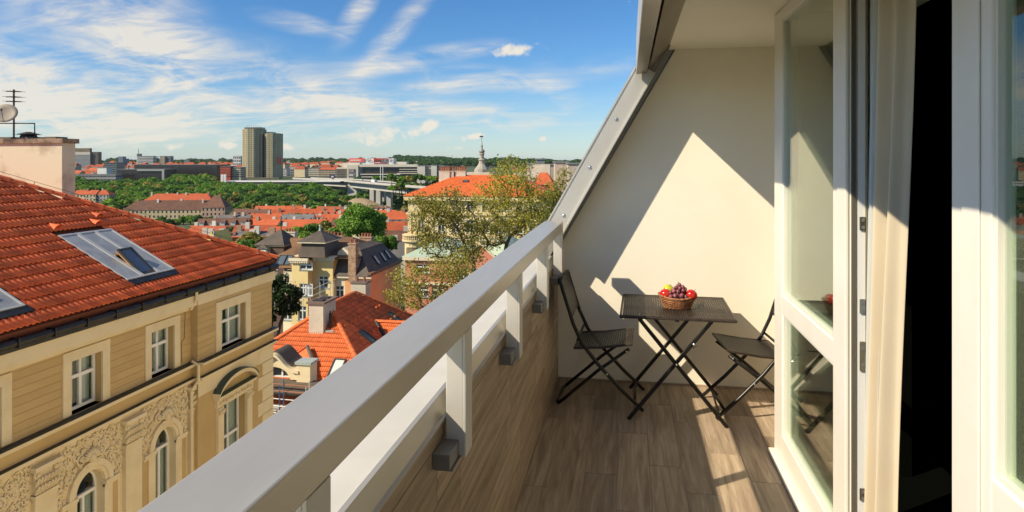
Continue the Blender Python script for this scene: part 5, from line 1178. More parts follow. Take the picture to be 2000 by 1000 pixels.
def grown_tree(seed, base, trunk, blobs, zc, per_blob, leaf_per, leaf_s, sig, mat, name, label, group, rmin=.021):
    """branches are grown from the trunk towards points scattered in the crown's volume; leaves sit round the tips"""
    rd = np.random.default_rng(seed); q = P(base, 500, zc); gz = terr(q.x, q.y); o0 = Vector((q.x, q.y, gz)); t = thing(name, label, 'tree', tuple(o0), group)
    tg = []
    for bxp, byp, rxp, ryp in blobs:
        c = P(bxp, byp, zc)-o0; rx, rz = rxp/F*zc, ryp/F*zc; n = int(per_blob*rxp*ryp/1500)
        d = rd.normal(size=(n, 3)); d /= np.linalg.norm(d, axis=1)[:, None]; r = rd.uniform(.15, 1, (n, 1))**.45
        tg.append(np.array(c)+d*r*np.array([rx, rx, rz]))
    T = np.concatenate(tg); nodes = [np.array((0., 0, 0))]; par = [-1]
    tr = [P(a, b, zc)-o0 for a, b in trunk]; prev = 0; last = np.zeros(3)
    for k, pnt in enumerate(tr):
        pnt = np.array(pnt)
        for f in np.linspace(0, 1, 7)[1:]:
            nodes.append(last+(pnt-last)*f+rd.normal(size=3)*.05); par.append(prev); prev = len(nodes)-1
        last = pnt
    for p in T[np.argsort(np.linalg.norm(T-np.array(tr[0])*.6, axis=1))]:
        A = np.array(nodes); dd = np.linalg.norm(A-p, axis=1)+np.where(A[:, 2] > p[2]+.2, 2.5, 0)+np.where(A[:, 2] < tr[0].z*.55, 50, 0); k = int(np.argmin(dd)); a = A[k]; ln = np.linalg.norm(p-a); n = max(2, int(ln/.55))
        if par[k] >= 0: d0 = (a-A[par[k]]); d0 = d0/(np.linalg.norm(d0)+1e-6)
        else: d0 = np.array((0, 0, 1.))
        c1 = a+d0*ln*.38+np.array((0, 0, ln*.10)); prev = k
        for f in np.linspace(0, 1, n+1)[1:]:
            pt = (1-f)**2*a+2*f*(1-f)*c1+f*f*p+rd.normal(size=3)*.05*(1 if f < 1 else 0); nodes.append(pt); par.append(prev); prev = len(nodes)-1
    N_ = len(nodes); acc = np.zeros(N_); ch = [[] for _ in range(N_)]
    for k in range(N_-1, 0, -1):
        if acc[k] == 0: acc[k] = rmin**2.25
        acc[par[k]] += acc[k]; ch[par[k]].append(k)
    rad = acc**(1/2.25); mb = MB(); done = set()
    for k in range(N_):
        for c in ch[k]:
            if c in done: continue
            if ch[k] and c != max(ch[k], key=lambda z: acc[z]) or k == 0:
                chain = [k, c]; done.add(c); x = c
                while ch[x]: x = max(ch[x], key=lambda z: acc[z]); chain.append(x); done.add(x)
                rr = [float(rad[z]) for z in chain]; rr[0] = min(rr[0], rr[1]*1.15); mb.tube([nodes[z] for z in chain], rr, 7 if rr[1] > .12 else (5 if rr[1] > .04 else 3), cap=False)
    mb.obj('trunk', BARK, t, local=True, smooth=True)
    idx = np.repeat(np.arange(len(T)), rd.poisson(leaf_per, len(T))); pts = T[idx]+rd.normal(size=(len(idx), 3))*sig*np.array([1, 1, .8])
    o = bpy.data.objects.new('crown', leaves(pts, leaf_s, rd, None, 'crown', mat)); COL.objects.link(o); o.parent = t; return t
gp = 'plane trees by the railing'
grown_tree(21, 990, [(989, 490), (1000, 415)], [(1003, 342, 46, 38), (962, 388, 42, 34), (1043, 392, 38, 38), (990, 425, 56, 36), (1035, 440, 40, 34), (960, 455, 36, 28)], 62, 56, 27, .115, .34, LF_PLANE, 'plane_tree', 'tallest sparse olive-leaved plane tree in front of the cream villa', gp)
grown_tree(8, 950, [(925, 505), (880, 425)], [(880, 400, 52, 34), (838, 432, 42, 38), (905, 440, 42, 32), (858, 478, 40, 30), (915, 490, 38, 28), (830, 395, 28, 18)], 58, 54, 26, .11, .34, LF_PLANE, 'plane_tree', 'leaning sparse olive-leaved tree left of the tallest plane tree', gp)
grown_tree(33, 930, [(900, 600), (850, 560)], [(800, 548, 40, 34), (850, 522, 40, 26), (774, 578, 20, 24), (880, 560, 40, 34), (828, 585, 45, 25), (900, 520, 30, 26)], 54, 50, 24, .105, .32, LF_PLANE, 'plane_tree', 'lower olive-leaved tree in front of the pink house', gp)
grown_tree(5, 1085, [(1082, 470), (1080, 420)], [(1095, 372, 26, 28), (1075, 405, 30, 30), (1104, 345, 16, 14), (1065, 440, 30, 26)], 66, 60, 28, .12, .34, LF_PLANE, 'plane_tree', 'olive-leaved tree beside the sloping roof edge of the balcony', gp)
def clump_tree(name, label, px, pytop, zc, rx, rz, seed, ncl, per, size, mat, group='trees among the houses', base=None, deep=None):
    q = P(px, 400, zc); top = P(px, pytop, zc).z; gz = terr(q.x, q.y) if base is None else base
    t = thing(name, label, 'tree', (q.x, q.y, gz), group); low = top-2*rz-gz
    o = bpy.data.objects.new('crown', crown_mesh(seed, rx, rx, rz, ncl, per, size, mat, low=low)); COL.objects.link(o); o.parent = t
    m = MB().tube([(0, 0, 0), (.1, 0, low*.7), (0, .1, low+rz*.8)], [.35, .27, .12], 8)
    for k in range(6): a = k*1.05; m.tube([(0, 0, low*.8), (rx*.3*math.cos(a), rx*.3*math.sin(a), low+rz*.5), (rx*.6*math.cos(a), rx*.6*math.sin(a), low+rz*1.1)], [.16, .10, .04], 6)
    m.obj('trunk', BARK, t, local=True); return t
clump_tree('lime_tree', 'large round bright green tree behind the dark-roofed yellow house', 708, 391, 108, 4.9, 4.6, 3, 70, 330, .22, LF_GREEN)
clump_tree('lime_tree', 'small green bush-like tree at the foot of the large round tree', 748, 452, 100, 2.6, 2.4, 4, 26, 200, .2, LF_GREEN)
clump_tree('chestnut_tree', 'dark flowering chestnut tree squeezed beside the mustard townhouse corner', 528, 517, 52, 2.7, 3.2, 9, 44, 330, .16, LF_DARK)
m_ = leafmat('leaf_blossom', (.45, .42, .32), (.5, .45, .36)); q = bpy.data.objects['chestnut_tree']
pts = np.random.default_rng(2).normal(size=(90, 3)); pts /= np.linalg.norm(pts, axis=1)[:, None]; pts[:, 2] = np.abs(pts[:, 2])
allp = np.concatenate([pts*np.array([2.3, 2.3, 2.9])+np.array([0, 0, k*.10]) for k in range(4)]); low = P(522, 522, 52).z-3.2-q.location.z
o = bpy.data.objects.new('blossom', leaves(allp+np.array([0, 0, low]), .10, np.random.default_rng(5), None, 'blossom', m_)); COL.objects.link(o); o.parent = q
for px, py, zc, rx, rz, sd, mt, lab in ((470, 460, 118, 3.8, 2.9, 11, LF_MID, 'green garden tree left of the dark pyramid turret'), (494, 447, 126, 4.0, 3.0, 12, LF_YEL, 'yellowish garden tree behind the dark pyramid turret'), (603, 430, 135, 4.6, 3.2, 13, LF_MID, 'loose green tree between turret and red roof rows'), (634, 427, 138, 5.0, 3.2, 14, LF_YEL, 'yellow-green tree left of the large round tree'), (658, 436, 125, 4.0, 2.9, 15, LF_MID, 'mid green tree touching the large round tree on its left'), (575, 440, 130, 4.0, 2.6, 16, LF_LIGHT, 'light green tree behind the beige chimney block')):
    clump_tree('garden_tree', lab, px, py, zc, rx, rz, sd, 30, 200, .24, mt)
# ------------------------------------------------------------------ wooded slopes: individual trees, then the mass behind
wm = [crown_mesh(100+k, 6, 6, 5.2, 30, 64, .82, mt) for k, mt in enumerate((LF_MID, LF_GREEN, LF_DEEP, LF_LIGHT, LF_YEL, LF_MID, LF_DEEP))]
trm = MB().tube([(0, 0, -3), (.2, 0, 2), (0, 0, 8)], [.5, .4, .2], 6).mesh('trunk', BARK)
wl = {0: 'mid green', 1: 'bright green', 2: 'dark green', 3: 'light green', 4: 'yellow-green', 5: 'mid green', 6: 'dark green'}
rw_ = random.Random(5); cand = []
for it in range(5200):
    zc = rw_.uniform(505, 905); px = rw_.uniform(60, 880)
    q = P(px, 400, zc); gz = terr(q.x, q.y); pyg = HY+F*(CAMH-gz)/zc
    if px < 470 and zc < 560 and px > 225: continue
    if 690 < px < 800 and 560 < zc < 860 and rw_.random() < .6: continue
    if zc > 745 and 420 < px < 692: continue
    if zc > 840 and not (470 < px < 700 or rw_.random() < .35): continue
    if zc > 790 and 150 < px < 330: continue
    if 130 < px < 235 and 580 < zc < 680: continue
    if all(abs(q.x-a.x) > 7 or abs(q.y-a.y) > 7 or (q-a).length > 7.2 for a, *_ in cand): cand.append((q, gz, zc, px, rw_.choice((0, 0, 1, 1, 2, 3, 3, 4, 5, 6, 6))))
cand.sort(key=lambda c: c[2])
sel = cand[:260]
for q, gz, zc, px, k in sel:
    wh = 'left of the school' if px < 262 else 'behind the school roofs' if px < 400 else 'between school and twin tower' if px < 500 else 'below the terrace of the twin tower' if px < 600 else 'left of the bridge abutment' if px < 690 else 'under the motorway bridge'
    t = thing('slope_tree', wl[k]+' leafy tree on the wooded slope, '+wh, 'tree', (q.x, q.y, gz+1.0), wl[k]+' trees '+wh, rotz=rw_.random()*6); s = rw_.uniform(.7, 1.15); t.scale = (s, s, s*rw_.uniform(.85, 1.2))
    o = bpy.data.objects.new('crown', wm[k]); COL.objects.link(o); o.parent = t; o.location = (0, 0, 2.2)
    o = bpy.data.objects.new('trunk', trm); COL.objects.link(o); o.parent = t
def np_co(me):
    a = np.zeros(len(me.vertices)*3, np.float32); me.vertices.foreach_get('co', a); return a.reshape(-1, 3)
lowm = [crown_mesh(200+k, 6, 6, 5.2, 22, 30, 1.1, None) for k in range(3)]; lc = [np_co(m) for m in lowm]
for gi, (ks, mt, nm) in enumerate((((0, 5), LF_MID, 'mid'), ((1, 3), LF_GREEN, 'bright'), ((2, 6), LF_DEEP, 'dark'), ((4,), LF_YEL, 'yellow'))):
    Vs = [lc[i % 3]*np.array([s_, s_, s_*1.05])+np.array([q.x, q.y, gz+3]) for i, (q, gz, zc, px, k) in enumerate(cand[260:]) if k in ks for s_ in (rw_.uniform(.7, 1.2),)]
    if not Vs: continue
    V = np.concatenate(Vs); o = bpy.data.objects.new('woods', np_mesh('woods', V, np.arange(len(V)).reshape(-1, 4), mt)); COL.objects.link(o); tag(o, nm+' green tree crowns of the far wooded hillside', 'woods', kind='stuff')

# ------------------------------------------------------------------ valley houses
WCOL = [M('far_wall_cream', (.62, .52, .34), (.54, .45, .30), .9, scale=.3, rnd=.12), M('far_wall_white', (.68, .64, .55), (.6, .56, .47), .9, scale=.3, rnd=.1), M('far_wall_grey', (.38, .35, .31), (.3, .28, .25), .9, scale=.3, rnd=.15), M('far_wall_pink', (.54, .34, .24), (.48, .29, .2), .9, scale=.3, rnd=.1)]
RORG = M('far_roof_orange', (.44, .095, .028), (.36, .072, .024), .85, scale=.35, rnd=.22, detail=8); RBRN = M('far_roof_brown', (.13, .060, .038), (.18, .085, .05), .85, scale=.3, rnd=.2); RGRY = M('far_roof_grey', (.12, .115, .11), (.17, .16, .15), .8, scale=.3, rnd=.2)
FGL = M('far_glass', (.03, .035, .042), rough=.1, spec=.8)
ORD = ['first', 'second', 'third', 'fourth', 'fifth', 'sixth', 'seventh', 'eighth', 'ninth', 'tenth', 'eleventh', 'twelfth', 'thirteenth', 'fourteenth', 'fifteenth', 'sixteenth', 'seventeenth', 'eighteenth']+[f'{n}th' for n in range(19, 60)]
ORD[20], ORD[21], ORD[22] = '21st', '22nd', '23rd'
def far_house(name, label, px, py_ridge, zc, wd, dp, wall_h, roof_h, rmat, wmat, rot=0., cat='house', group=None, hipped=False, floors=4, chims=2, dorm=0, rd=random, bay=2.6):
    q = P(px, py_ridge, zc); zt = q.z; ze = zt-roof_h; gz = ze-wall_h
    t = thing(name, label, cat, (q.x, q.y, gz), group, rotz=YAW+rot); hw, hd = wd/2, dp/2
    MB().box(-hw+.3, hw-.3, -hd+.3, hd-.3, 0, wall_h).obj('wall', wmat, t, local=True)
    m = MB()
    if hipped: hip(m, -hw, hw, -hd, hd, wall_h, roof_h, 'x', min(hd, hw*.8)*.95)
    else:
        m.poly([(-hw, -hd, wall_h), (hw, -hd, wall_h), (hw, 0, wall_h+roof_h), (-hw, 0, wall_h+roof_h)]).poly([(hw, hd, wall_h), (-hw, hd, wall_h), (-hw, 0, wall_h+roof_h), (hw, 0, wall_h+roof_h)]).poly([(-hw, hd, wall_h), (hw, hd, wall_h), (hw, -hd, wall_h), (-hw, -hd, wall_h)])
        g_ = MB()
        for s in (-1, 1): g_.poly([(s*(hw-.31), -hd+.3, wall_h), (s*(hw-.31), hd-.3, wall_h), (s*(hw-.31), 0, wall_h+roof_h-.25)])
        g_.obj('gable', wmat, t, local=True)
    rfo = m.obj('roof', rmat, t, local=True)
    nx = max(2, int(wd/bay)); w_ = MB(); fh = min(3.4, wall_h/floors)
    for fl_ in range(floors):
        for k in range(nx):
            x = -hw+wd*(k+.5)/nx; z = wall_h-.5-fl_*fh; w_.box(x-.5, x+.5, -hd+.24, -hd+.31, z-1.7, z)
    for fl_ in range(floors):
        for k in range(max(2, int(dp/bay))):
            y = -hd+dp*(k+.5)/max(2, int(dp/bay)); z = wall_h-.5-fl_*fh; w_.box(hw-.31, hw-.24, y-.5, y+.5, z-1.7, z)
    w_.obj('windows', FGL, t, local=True, kind='stuff')
    for k in range(chims):
        x = -hw+wd*(k+.5+rd.uniform(-.25, .25))/chims; y = rd.uniform(-.3, .3)*hd
        c = MB().box(x-rd.uniform(.4, 1.0), x+.5, y-.4, y+.4, wall_h+roof_h*.5, wall_h+roof_h+rd.uniform(.8, 1.5)).obj('chimney', rd.choice((BEI, BRK, WCOL[1])), t, local=True)
    if dorm:
        d = MB(); dr_ = MB(); nd = max(2, int(wd/3.2))
        for k in range(nd):
            x = -hw+wd*(k+.5)/nd; f = .38; y0 = -hd*(1-f*.55); z0 = wall_h+roof_h*f*.55
            if dorm == 1:
                d.box(x-.8, x+.8, y0, y0+hd*.5, z0, z0+1.35); dr_.poly([(x-1, y0-.2, z0+1.36), (x+1, y0-.2, z0+1.36), (x+1, y0+hd*.6, z0+2.1), (x-1, y0+hd*.6, z0+2.1)])
            else: d.box(x-.45, x+.45, y0+.3, y0+.9, z0+.3, z0+.95)
        d.obj('dormers' if dorm == 1 else 'skylights', WCOL[1] if dorm == 1 else FGL, t, local=True, kind='stuff')
        if dorm == 1: dr_.obj('dormer_roofs', rmat, t, local=True, kind='stuff')
    return t
rv = random.Random(9)
# rows of the valley: (ridge y in photo, depth, px range, house width)
vrows = [(403, 425, 500, 780, 20, 'farthest'), (410, 372, 455, 800, 21, 'sixth'), (419, 320, 430, 720, 20, 'fifth'), (428, 262, 392, 690, 17, 'fourth'), (440, 208, 372, 560, 14, 'third'), (452, 172, 372, 520, 13, 'second'), (464, 145, 395, 500, 11, 'front')]
for py, zc, p0, p1, wd, rn in vrows:
    px = p0; k = 0; rot = rv.uniform(-.12, .12)
    while px < p1:
        w_ = wd*rv.uniform(.7, 1.35); pw = w_*F/zc; c = px+pw/2
        kind = rv.random(); rm_ = RORG if kind < .66 else (RBRN if kind < .87 else RGRY); cn = {RORG: 'orange-red', RBRN: 'brown', RGRY: 'grey'}[rm_]
        wm_ = rv.choice(WCOL); wn_ = {0: 'cream', 1: 'white', 2: 'grey', 3: 'pinkish'}[WCOL.index(wm_)]
        yj = py+rv.uniform(-2.2, 2.2)+(c-550)*.006
        far_house('valley_house', f'{wn_} house with {cn} roof, {ORD[min(k, 17)]} from the left in the {rn} row of valley roofs', c, yj, zc*rv.uniform(.985, 1.015), w_*1.02, rv.uniform(9.5, 12.5), 12, rv.uniform(3.2, 5.2), rm_, wm_, rot+rv.choice((0, 0, 0, .25, -.2, 1.57 if rv.random() < .15 else 0)), group='roofs down in the valley', chims=rv.choice((1, 2, 3, 3)), dorm=rv.choice((0, 1, 1, 2, 2)), rd=rv)
        px += pw*(1.0 if rv.random() < .8 else 1.25); k += 1
for px, py, zc, wd, lab in ((552, 402, 450, 26, 'orange-roofed house with grey gable standing alone below the woods'), (690, 404, 420, 16, 'white gabled house at the foot of the bridge pier')):
    far_house('valley_house', lab, px, py, zc, wd, 13, 10, 5, RORG if px < 600 else RGRY, WCOL[2] if px < 600 else WCOL[1], .15, group='roofs down in the valley', chims=2, rd=rv)
for px, py, zc, k in ((775, 412, 300, 0), (780, 432, 230, 1), (772, 450, 190, 2), (790, 470, 165, 3)):
    far_house('valley_house', ('small red-roofed house in the gap left of the cream villa, topmost', 'small white house in the gap left of the cream villa, second from top', 'brown-roofed house in the gap left of the cream villa, third from top', 'dark-roofed shed at the foot of the cream villa')[k], px, py, zc, 11, 9, 10, 3.5, (RORG, RORG, RBRN, RGRY)[k], WCOL[1], .1, group='houses left of the cream villa', chims=2, rd=rv)
q = P(411, 460, 118); yt = thing('yellow_gable', 'small bright yellow pointed gable poking up behind the near tiled roof', 'gable', (q.x, q.y, -30)); MB().prism([(q.x-.9, q.y, -30), (q.x+1.1, q.y, -30), (q.x+1.1, q.y, q.z-1.2), (q.x+.2, q.y, q.z+.7), (q.x-.9, q.y, q.z-1.2)], (0, 5, 0)).obj('wall', M('yellow_bright', (.75, .55, .16)), yt)
MB().tube([(q.x+.9, q.y-.3, q.z-3), (q.x+.9, q.y-.3, q.z+.9)], .12, 6).obj('flue_pipe', STB, yt)

# ------------------------------------------------------------------ larger buildings on the opposite slope
def block(name, label, px0, px1, py0, py1, zc, dp, mat, nx=0, nz=0, wf=.6, hf=.5, wmat=None, cat='building', group=None, rot=0., side=True, deepz=8, proud=.15, parent=None, bands=None):
    a, b = P(px0, py0, zc), P(px1, py1, zc); wd = (px1-px0)/F*zc; c = P((px0+px1)/2, py1, zc); H = a.z-c.z
    t = thing(name, label, cat, (c.x, c.y, c.z-deepz), group, rotz=YAW+rot); hw = wd/2; z0 = deepz
    MB().box(-hw, hw, 0, dp, 0, z0+H).obj('wall', mat, t, local=True)
    MB().box(-hw-.3, hw+.3, -.3, dp+.3, z0+H+.005, z0+H+.5).obj('roof_edge', M('roof_edge_grey', (.20, .20, .20)), t, local=True)
    if nx:
        m = MB(); gw, gh = wd/nx, H/nz
        for i_ in range(nx):
            for j in range(nz):
                x = -hw+gw*(i_+.5); z = z0+gh*(j+.5); m.box(x-gw*wf/2, x+gw*wf/2, -proud, -.005, z-gh*hf/2, z+gh*hf/2)
        if side:
            ns = max(1, int(dp/gw))
            for i_ in range(ns):
                for j in range(nz):
                    y = dp*(i_+.5)/ns; z = z0+gh*(j+.5); m.box(hw+.005, hw+proud, y-gw*wf/2, y+gw*wf/2, z-gh*hf/2, z+gh*hf/2)
        m.obj('windows', wmat or FGL, t, local=True, kind='stuff')
    if bands:
        m = MB(); gh = H/bands
        for j in range(bands+1): m.box(-hw-.4, hw+.4, -.5, -.16, z0+gh*j-gh*.16, z0+gh*j+gh*.16)
        m.obj('floor_bands', M('band_pale', (.60, .59, .55)), t, local=True, kind='stuff')
    t['hw'] = hw; t['top'] = z0+H; return t
CONC = M('concrete_grey', (.34, .34, .33), (.28, .28, .27), .9, scale=.05); DKG = M('dark_glass_wall', (.022, .020, .018), (.045, .035, .025), .25, scale=.25, detail=9, spec=.7); PALE = M('pale_concrete', (.60, .58, .53), (.52, .50, .45), .9, scale=.1); WHT = M('white_cladding', (.76, .75, .71), (.68, .67, .63), .8, scale=.1)
# school with brown roofs
SCH = M('school_wall', (.58, .47, .28), (.50, .40, .24), .9, scale=.2); SCP = M('school_pink', (.50, .34, .24), (.44, .30, .21), .9, scale=.2)
far_house('school_building', 'long school with brown hipped roof below the woods', 337, 391, 505, 66, 15, 14, 7.0, RBRN, SCH, .10, 'building', 'school buildings in the valley', True, 3, 4, 0, rv, 2.9)
far_house('school_building', 'pinkish school end pavilion with brown pyramid roof', 424, 382, 498, 17, 17, 16, 8.5, RBRN, SCP, .10, 'building', 'school buildings in the valley', True, 4, 1, 0, rv, 2.6)
far_house('school_building', 'orange-roofed school wing standing behind the brown roof', 355, 378, 545, 54, 14, 13, 5.0, RORG, WCOL[3], .06, 'building', 'school buildings in the valley', True, 3, 6, 0, rv, 3.5)
far_house('apartment_block', 'yellowish apartment block with red roof among the slope trees', 172, 371, 610, 20, 12, 13, 4, RORG, WCOL[0], .05, 'building', 'apartment blocks on the wooded slope', False, 4, 1, 0, rv)
far_house('apartment_block', 'grey apartment block joined to the yellowish one on its right', 204, 371, 612, 15, 12, 12.8, 4.1, RORG, WCOL[2], .05, 'building', 'apartment blocks on the wooded slope', True, 4, 1, 0, rv)
# offices and skyline on the plateau
block('office_block', 'long grey office block with rows of windows behind the slope trees', 146, 226, 341, 368, 880, 16, CONC, 30, 4, .55, .5, group='offices on the plateau')
block('office_block', 'plain olive gable block at the left end of the grey office', 124, 146, 344, 372, 872, 15, M('olive_wall', (.30, .26, .13)), group='offices on the plateau')
block('office_block', 'wide black glass office behind the woods', 262, 424, 322, 362, 985, 40, DKG, 40, 5, .92, .9, DKG, group='offices on the plateau')
t = block('office_block', 'lower black glass office framed by a grey portal', 230, 322, 331, 362, 905, 30, DKG, 24, 5, .92, .9, DKG, group='offices on the plateau')
hw, tp = t['hw'], t['top']; MB().box(-hw*.15, hw, -2, -.4, tp-2, tp).box(hw-3, hw, -2, -.4, 0, tp-2.001).obj('portal', CONC, t, local=True)
block('office_block', 'small stepped glass office left of the black offices', 203, 228, 318, 341, 1000, 20, M('blue_grey_glass', (.20, .23, .25), rough=.3), 6, 6, .9, .6, DKG, group='offices on the plateau')
block('office_block', 'white stepped terrace building in front of the small glass office', 190, 208, 328, 341, 960, 14, WHT, group='offices on the plateau')
t = block('slab_hotel', 'broad grey slab tower with dark rooftop box on the left skyline', 134, 176, 297, 328, 1700, 14, M('slab_grey', (.33, .33, .32), (.28, .28, .28), scale=.04), 34, 12, .5, .6, M('slab_win', (.14, .15, .16), rough=.3), group='skyline buildings')
MB().box(-t['hw']*.7, t['hw']*.9, 3, 12, t['top']+.5, t['top']+10).obj('roof_box', M('roof_box_brown', (.13, .10, .06), (.2, .15, .09), scale=.1), t, local=True); MB().box(-t['hw']*1.001, t['hw']*1.001, -.4, -.01, t['top']-7, t['top']).obj('top_band', M('band_cream', (.50, .46, .38)), t, local=True)
block('slab_hotel', 'narrow side wing of the broad grey slab tower', 176, 192, 297, 326, 1705, 14, M('slab_dark', (.20, .20, .21)), 5, 12, .4, .6, group='skyline buildings')
for px0, px1, py0, py1, zc, mt, nx, nz, lab in ((231, 240, 306, 325, 2100, 'blue', 3, 8, 'slim bluish tower on the skyline'), (240, 246, 310, 325, 2120, 'blue', 2, 6, 'low bluish annex beside the slim tower'), (267, 299, 305, 325, 1900, 'white', 1, 7, 'white office with horizontal window bands on the skyline'), (312, 322, 305, 325, 1950, 'tan', 4, 9, 'tan half of a tower block on the skyline, coloured as its lit face'), (322, 333, 305, 325, 1955, 'dull_grey', 4, 9, 'grey half of the tan tower block, coloured as its shaded face'), (360, 370, 313, 325, 2200, 'dull_grey', 3, 6, 'small grey block above the black office'), (455, 470, 305, 330, 1400, 'white', 4, 4, 'white office left of the twin tower'), (128, 136, 313, 330, 1500, 'dull_grey', 2, 4, 'small grey block beside the broad slab tower'),
    (430, 450, 325, 347, 900, 'red', 7, 5, 'bright red apartment block left of the twin tower'), (449, 470, 327, 347, 905, 'tan', 7, 5, 'beige apartment block beside the bright red one'), (546, 560, 330, 346, 1200, 'white', 5, 4, 'white block right behind the twin tower'), (560, 588, 331, 347, 1250, 'dull_grey', 8, 4, 'grey block right of the twin tower'), (588, 622, 328, 346, 1180, 'pale', 14, 5, 'pale grey apartment slab right of the twin tower'), (622, 656, 332, 346, 1160, 'tan', 12, 4, 'cream apartment row left of the congress centre'), (815, 830, 324, 347, 700, 'pale', 0, 0, 'blank pale block right of the congress centre'), (830, 842, 324, 346, 704, 'win', 3, 5, 'windowed pale block beside the blank one'), (842, 853, 323, 346, 700, 'pale', 0, 0, 'second blank pale block right of the congress centre'), (853, 868, 324, 346, 704, 'win', 4, 5, 'second windowed pale block near the chimney row')):
    col = {'blue': (.20, .25, .32), 'white': (.62, .62, .60), 'tan': (.50, .42, .30), 'dull_grey': (.26, .26, .26), 'red': (.48, .07, .03), 'pale': (.60, .57, .48), 'win': (.46, .44, .38)}[mt]  # grey serves plain blocks and, put into colour, the tower block's shaded face
    t = block('city_block', lab, px0, px1, py0, py1, zc, 18, M('city_'+mt, col, tuple(c*.85 for c in col), .85, scale=.08), nx, nz, .6 if nx > 1 else .92, .5, group='skyline buildings')
    if lab.startswith('cream apartment row'): hip(MB(), -t['hw']-.5, t['hw']+.5, -.6, 19, t['top']+.51, 4, 'x', 4).obj('roof', RORG, t, local=True)
    if lab.startswith('white office with'): MB().box(-t['hw']*1.02, -t['hw']*.6, 2, 10, t['top']+.5, t['top']+7).box(-t['hw']*.9, -t['hw']*.86, 4, 5, t['top']+7, t['top']+20).obj('roof_mast', M('mast_dark', (.08, .09, .10)), t, local=True)
# low red roofs on the plateau
rq = random.Random(3)
ppx = sorted(rq.uniform(128, 235) for _ in range(22))+sorted(rq.uniform(385, 470) for _ in range(12))
for k in range(34):
    px = ppx[k]; zc = rq.uniform(1010, 1500); far_house('plateau_house', ORD[k]+' small far house from the left among the plateau roofs', px, rq.uniform(325, 338) if k < 22 else rq.uniform(325, 333), zc, rq.uniform(14, 26), 12, 12, 4.5, rq.choice((RORG, RORG, RBRN)), rq.choice(WCOL), rq.uniform(-.4, .4), group='far roofs on the plateau', chims=1, floors=2, rd=rq)
for k, (px, py, zc) in enumerate(((272, 424, 470), (285, 418, 468), (300, 421, 462), (313, 416, 472), (328, 419, 466), (344, 417, 470), (358, 414, 474), (372, 413, 476), (386, 412, 474), (399, 415, 470), (412, 416, 466), (455, 402, 470), (468, 398, 480), (482, 400, 474), (440, 420, 440), (510, 396, 480), (528, 397, 478))):
    q = P(px, py, zc); t = thing('school_tree', ORD[min(k, 16)]+' green tree from the left in the tree row before the school and its pavilion', 'tree', (q.x, q.y, q.z-11.2), 'trees in front of the school'); o = bpy.data.objects.new('crown', wm[(0, 1, 2, 5, 6, 3)[k % 6]]); COL.objects.link(o); o.parent = t; s_ = rq.uniform(.72, .98); t.scale = (s_, s_, s_); o = bpy.data.objects.new('trunk', trm); COL.objects.link(o); o.parent = t
for k, (px, py, zc) in enumerate(((412, 446, 190), (436, 452, 165), (520, 436, 215), (548, 428, 250), (470, 425, 290), (612, 420, 300), (655, 414, 340), (580, 412, 360), (505, 418, 330), (448, 436, 230), (690, 424, 280), (640, 424, 270))):
    q = P(px, py, zc); t = thing('valley_tree', 'small green garden tree between the valley roofs', 'tree', (q.x, q.y, q.z-7.0), 'garden trees between the valley roofs'); o = bpy.data.objects.new('crown', wm[(0, 2, 4, 5)[k % 4]]); COL.objects.link(o); o.parent = t; s_ = rq.uniform(.5, .62); t.scale = (s_, s_, s_); o = bpy.data.objects.new('trunk', trm); COL.objects.link(o); o.parent = t
# twin tower
TG = M('tower_glass', (.19, .155, .075), (.26, .21, .11), .3, scale=.05, rnd=.1, spec=.6); TM = M('tower_mullion', (.52, .46, .29), (.58, .52, .34), .6, scale=.1); TD = M('tower_dark', (.055, .052, .045), rough=.3)
zc = 1070; c = P(509, 350, zc); tt = thing('twin_tower', 'tall twin tower with bronze glass facades above the wooded slope', 'tower', (c.x, c.y, c.z-6), rotz=YAW)
def tower(px0, px1, pytop, yoff, nm):
    x0, x1 = (px0-509)/F*zc, (px1-509)/F*zc; H = P(0, pytop, zc).z-c.z+6; ch_ = 5.5; y0 = yoff; D = 24
    w_t = x1-x0; pl = [(x0, y0+6), (x0+w_t*.34, y0), (x1-w_t*.34, y0), (x1, y0+9), (x1, y0+D), (x0, y0+D)]
    MB().prism([(x, y, 0) for x, y in pl], (0, 0, H)).obj(nm+'_shaft', TG, tt, local=True)
    mu = MB(); fl_ = MB()
    for (xa, ya), (xb, yb_) in list(zip(pl, pl[1:]))[:4]:
        L_ = math.hypot(xb-xa, yb_-ya); n_ = max(2, int(L_/2.2)); ux, uy = (xb-xa)/L_, (yb_-ya)/L_; nx_, ny_ = uy, -ux
        for k in range(n_+1):
            x, y = xa+(xb-xa)*k/n_, ya+(yb_-ya)*k/n_; wq = .28 if k % 3 else .5
            mu.hexa([(x-ux*wq, y-uy*wq, 0), (x+ux*wq, y+uy*wq, 0), (x+ux*wq+nx_*.5, y+uy*wq+ny_*.5, 0), (x-ux*wq+nx_*.5, y-uy*wq+ny_*.5, 0), (x-ux*wq, y-uy*wq, H), (x+ux*wq, y+uy*wq, H), (x+ux*wq+nx_*.5, y+uy*wq+ny_*.5, H), (x-ux*wq+nx_*.5, y-uy*wq+ny_*.5, H)])
        nf = 26
        for j in range(nf+1):
            z = H*j/nf; hb_ = .28; fl_.hexa([(xa, ya, z-hb_), (xb, yb_, z-hb_), (xb+nx_*.35, yb_+ny_*.35, z-hb_), (xa+nx_*.35, ya+ny_*.35, z-hb_), (xa, ya, z+hb_), (xb, yb_, z+hb_), (xb+nx_*.35, yb_+ny_*.35, z+hb_), (xa+nx_*.35, ya+ny_*.35, z+hb_)])
    mu.obj(nm+'_mullions', TM, tt, local=True, kind='stuff'); fl_.obj(nm+'_floor_bands', TM, tt, local=True, kind='stuff')
    return x0, x1, H
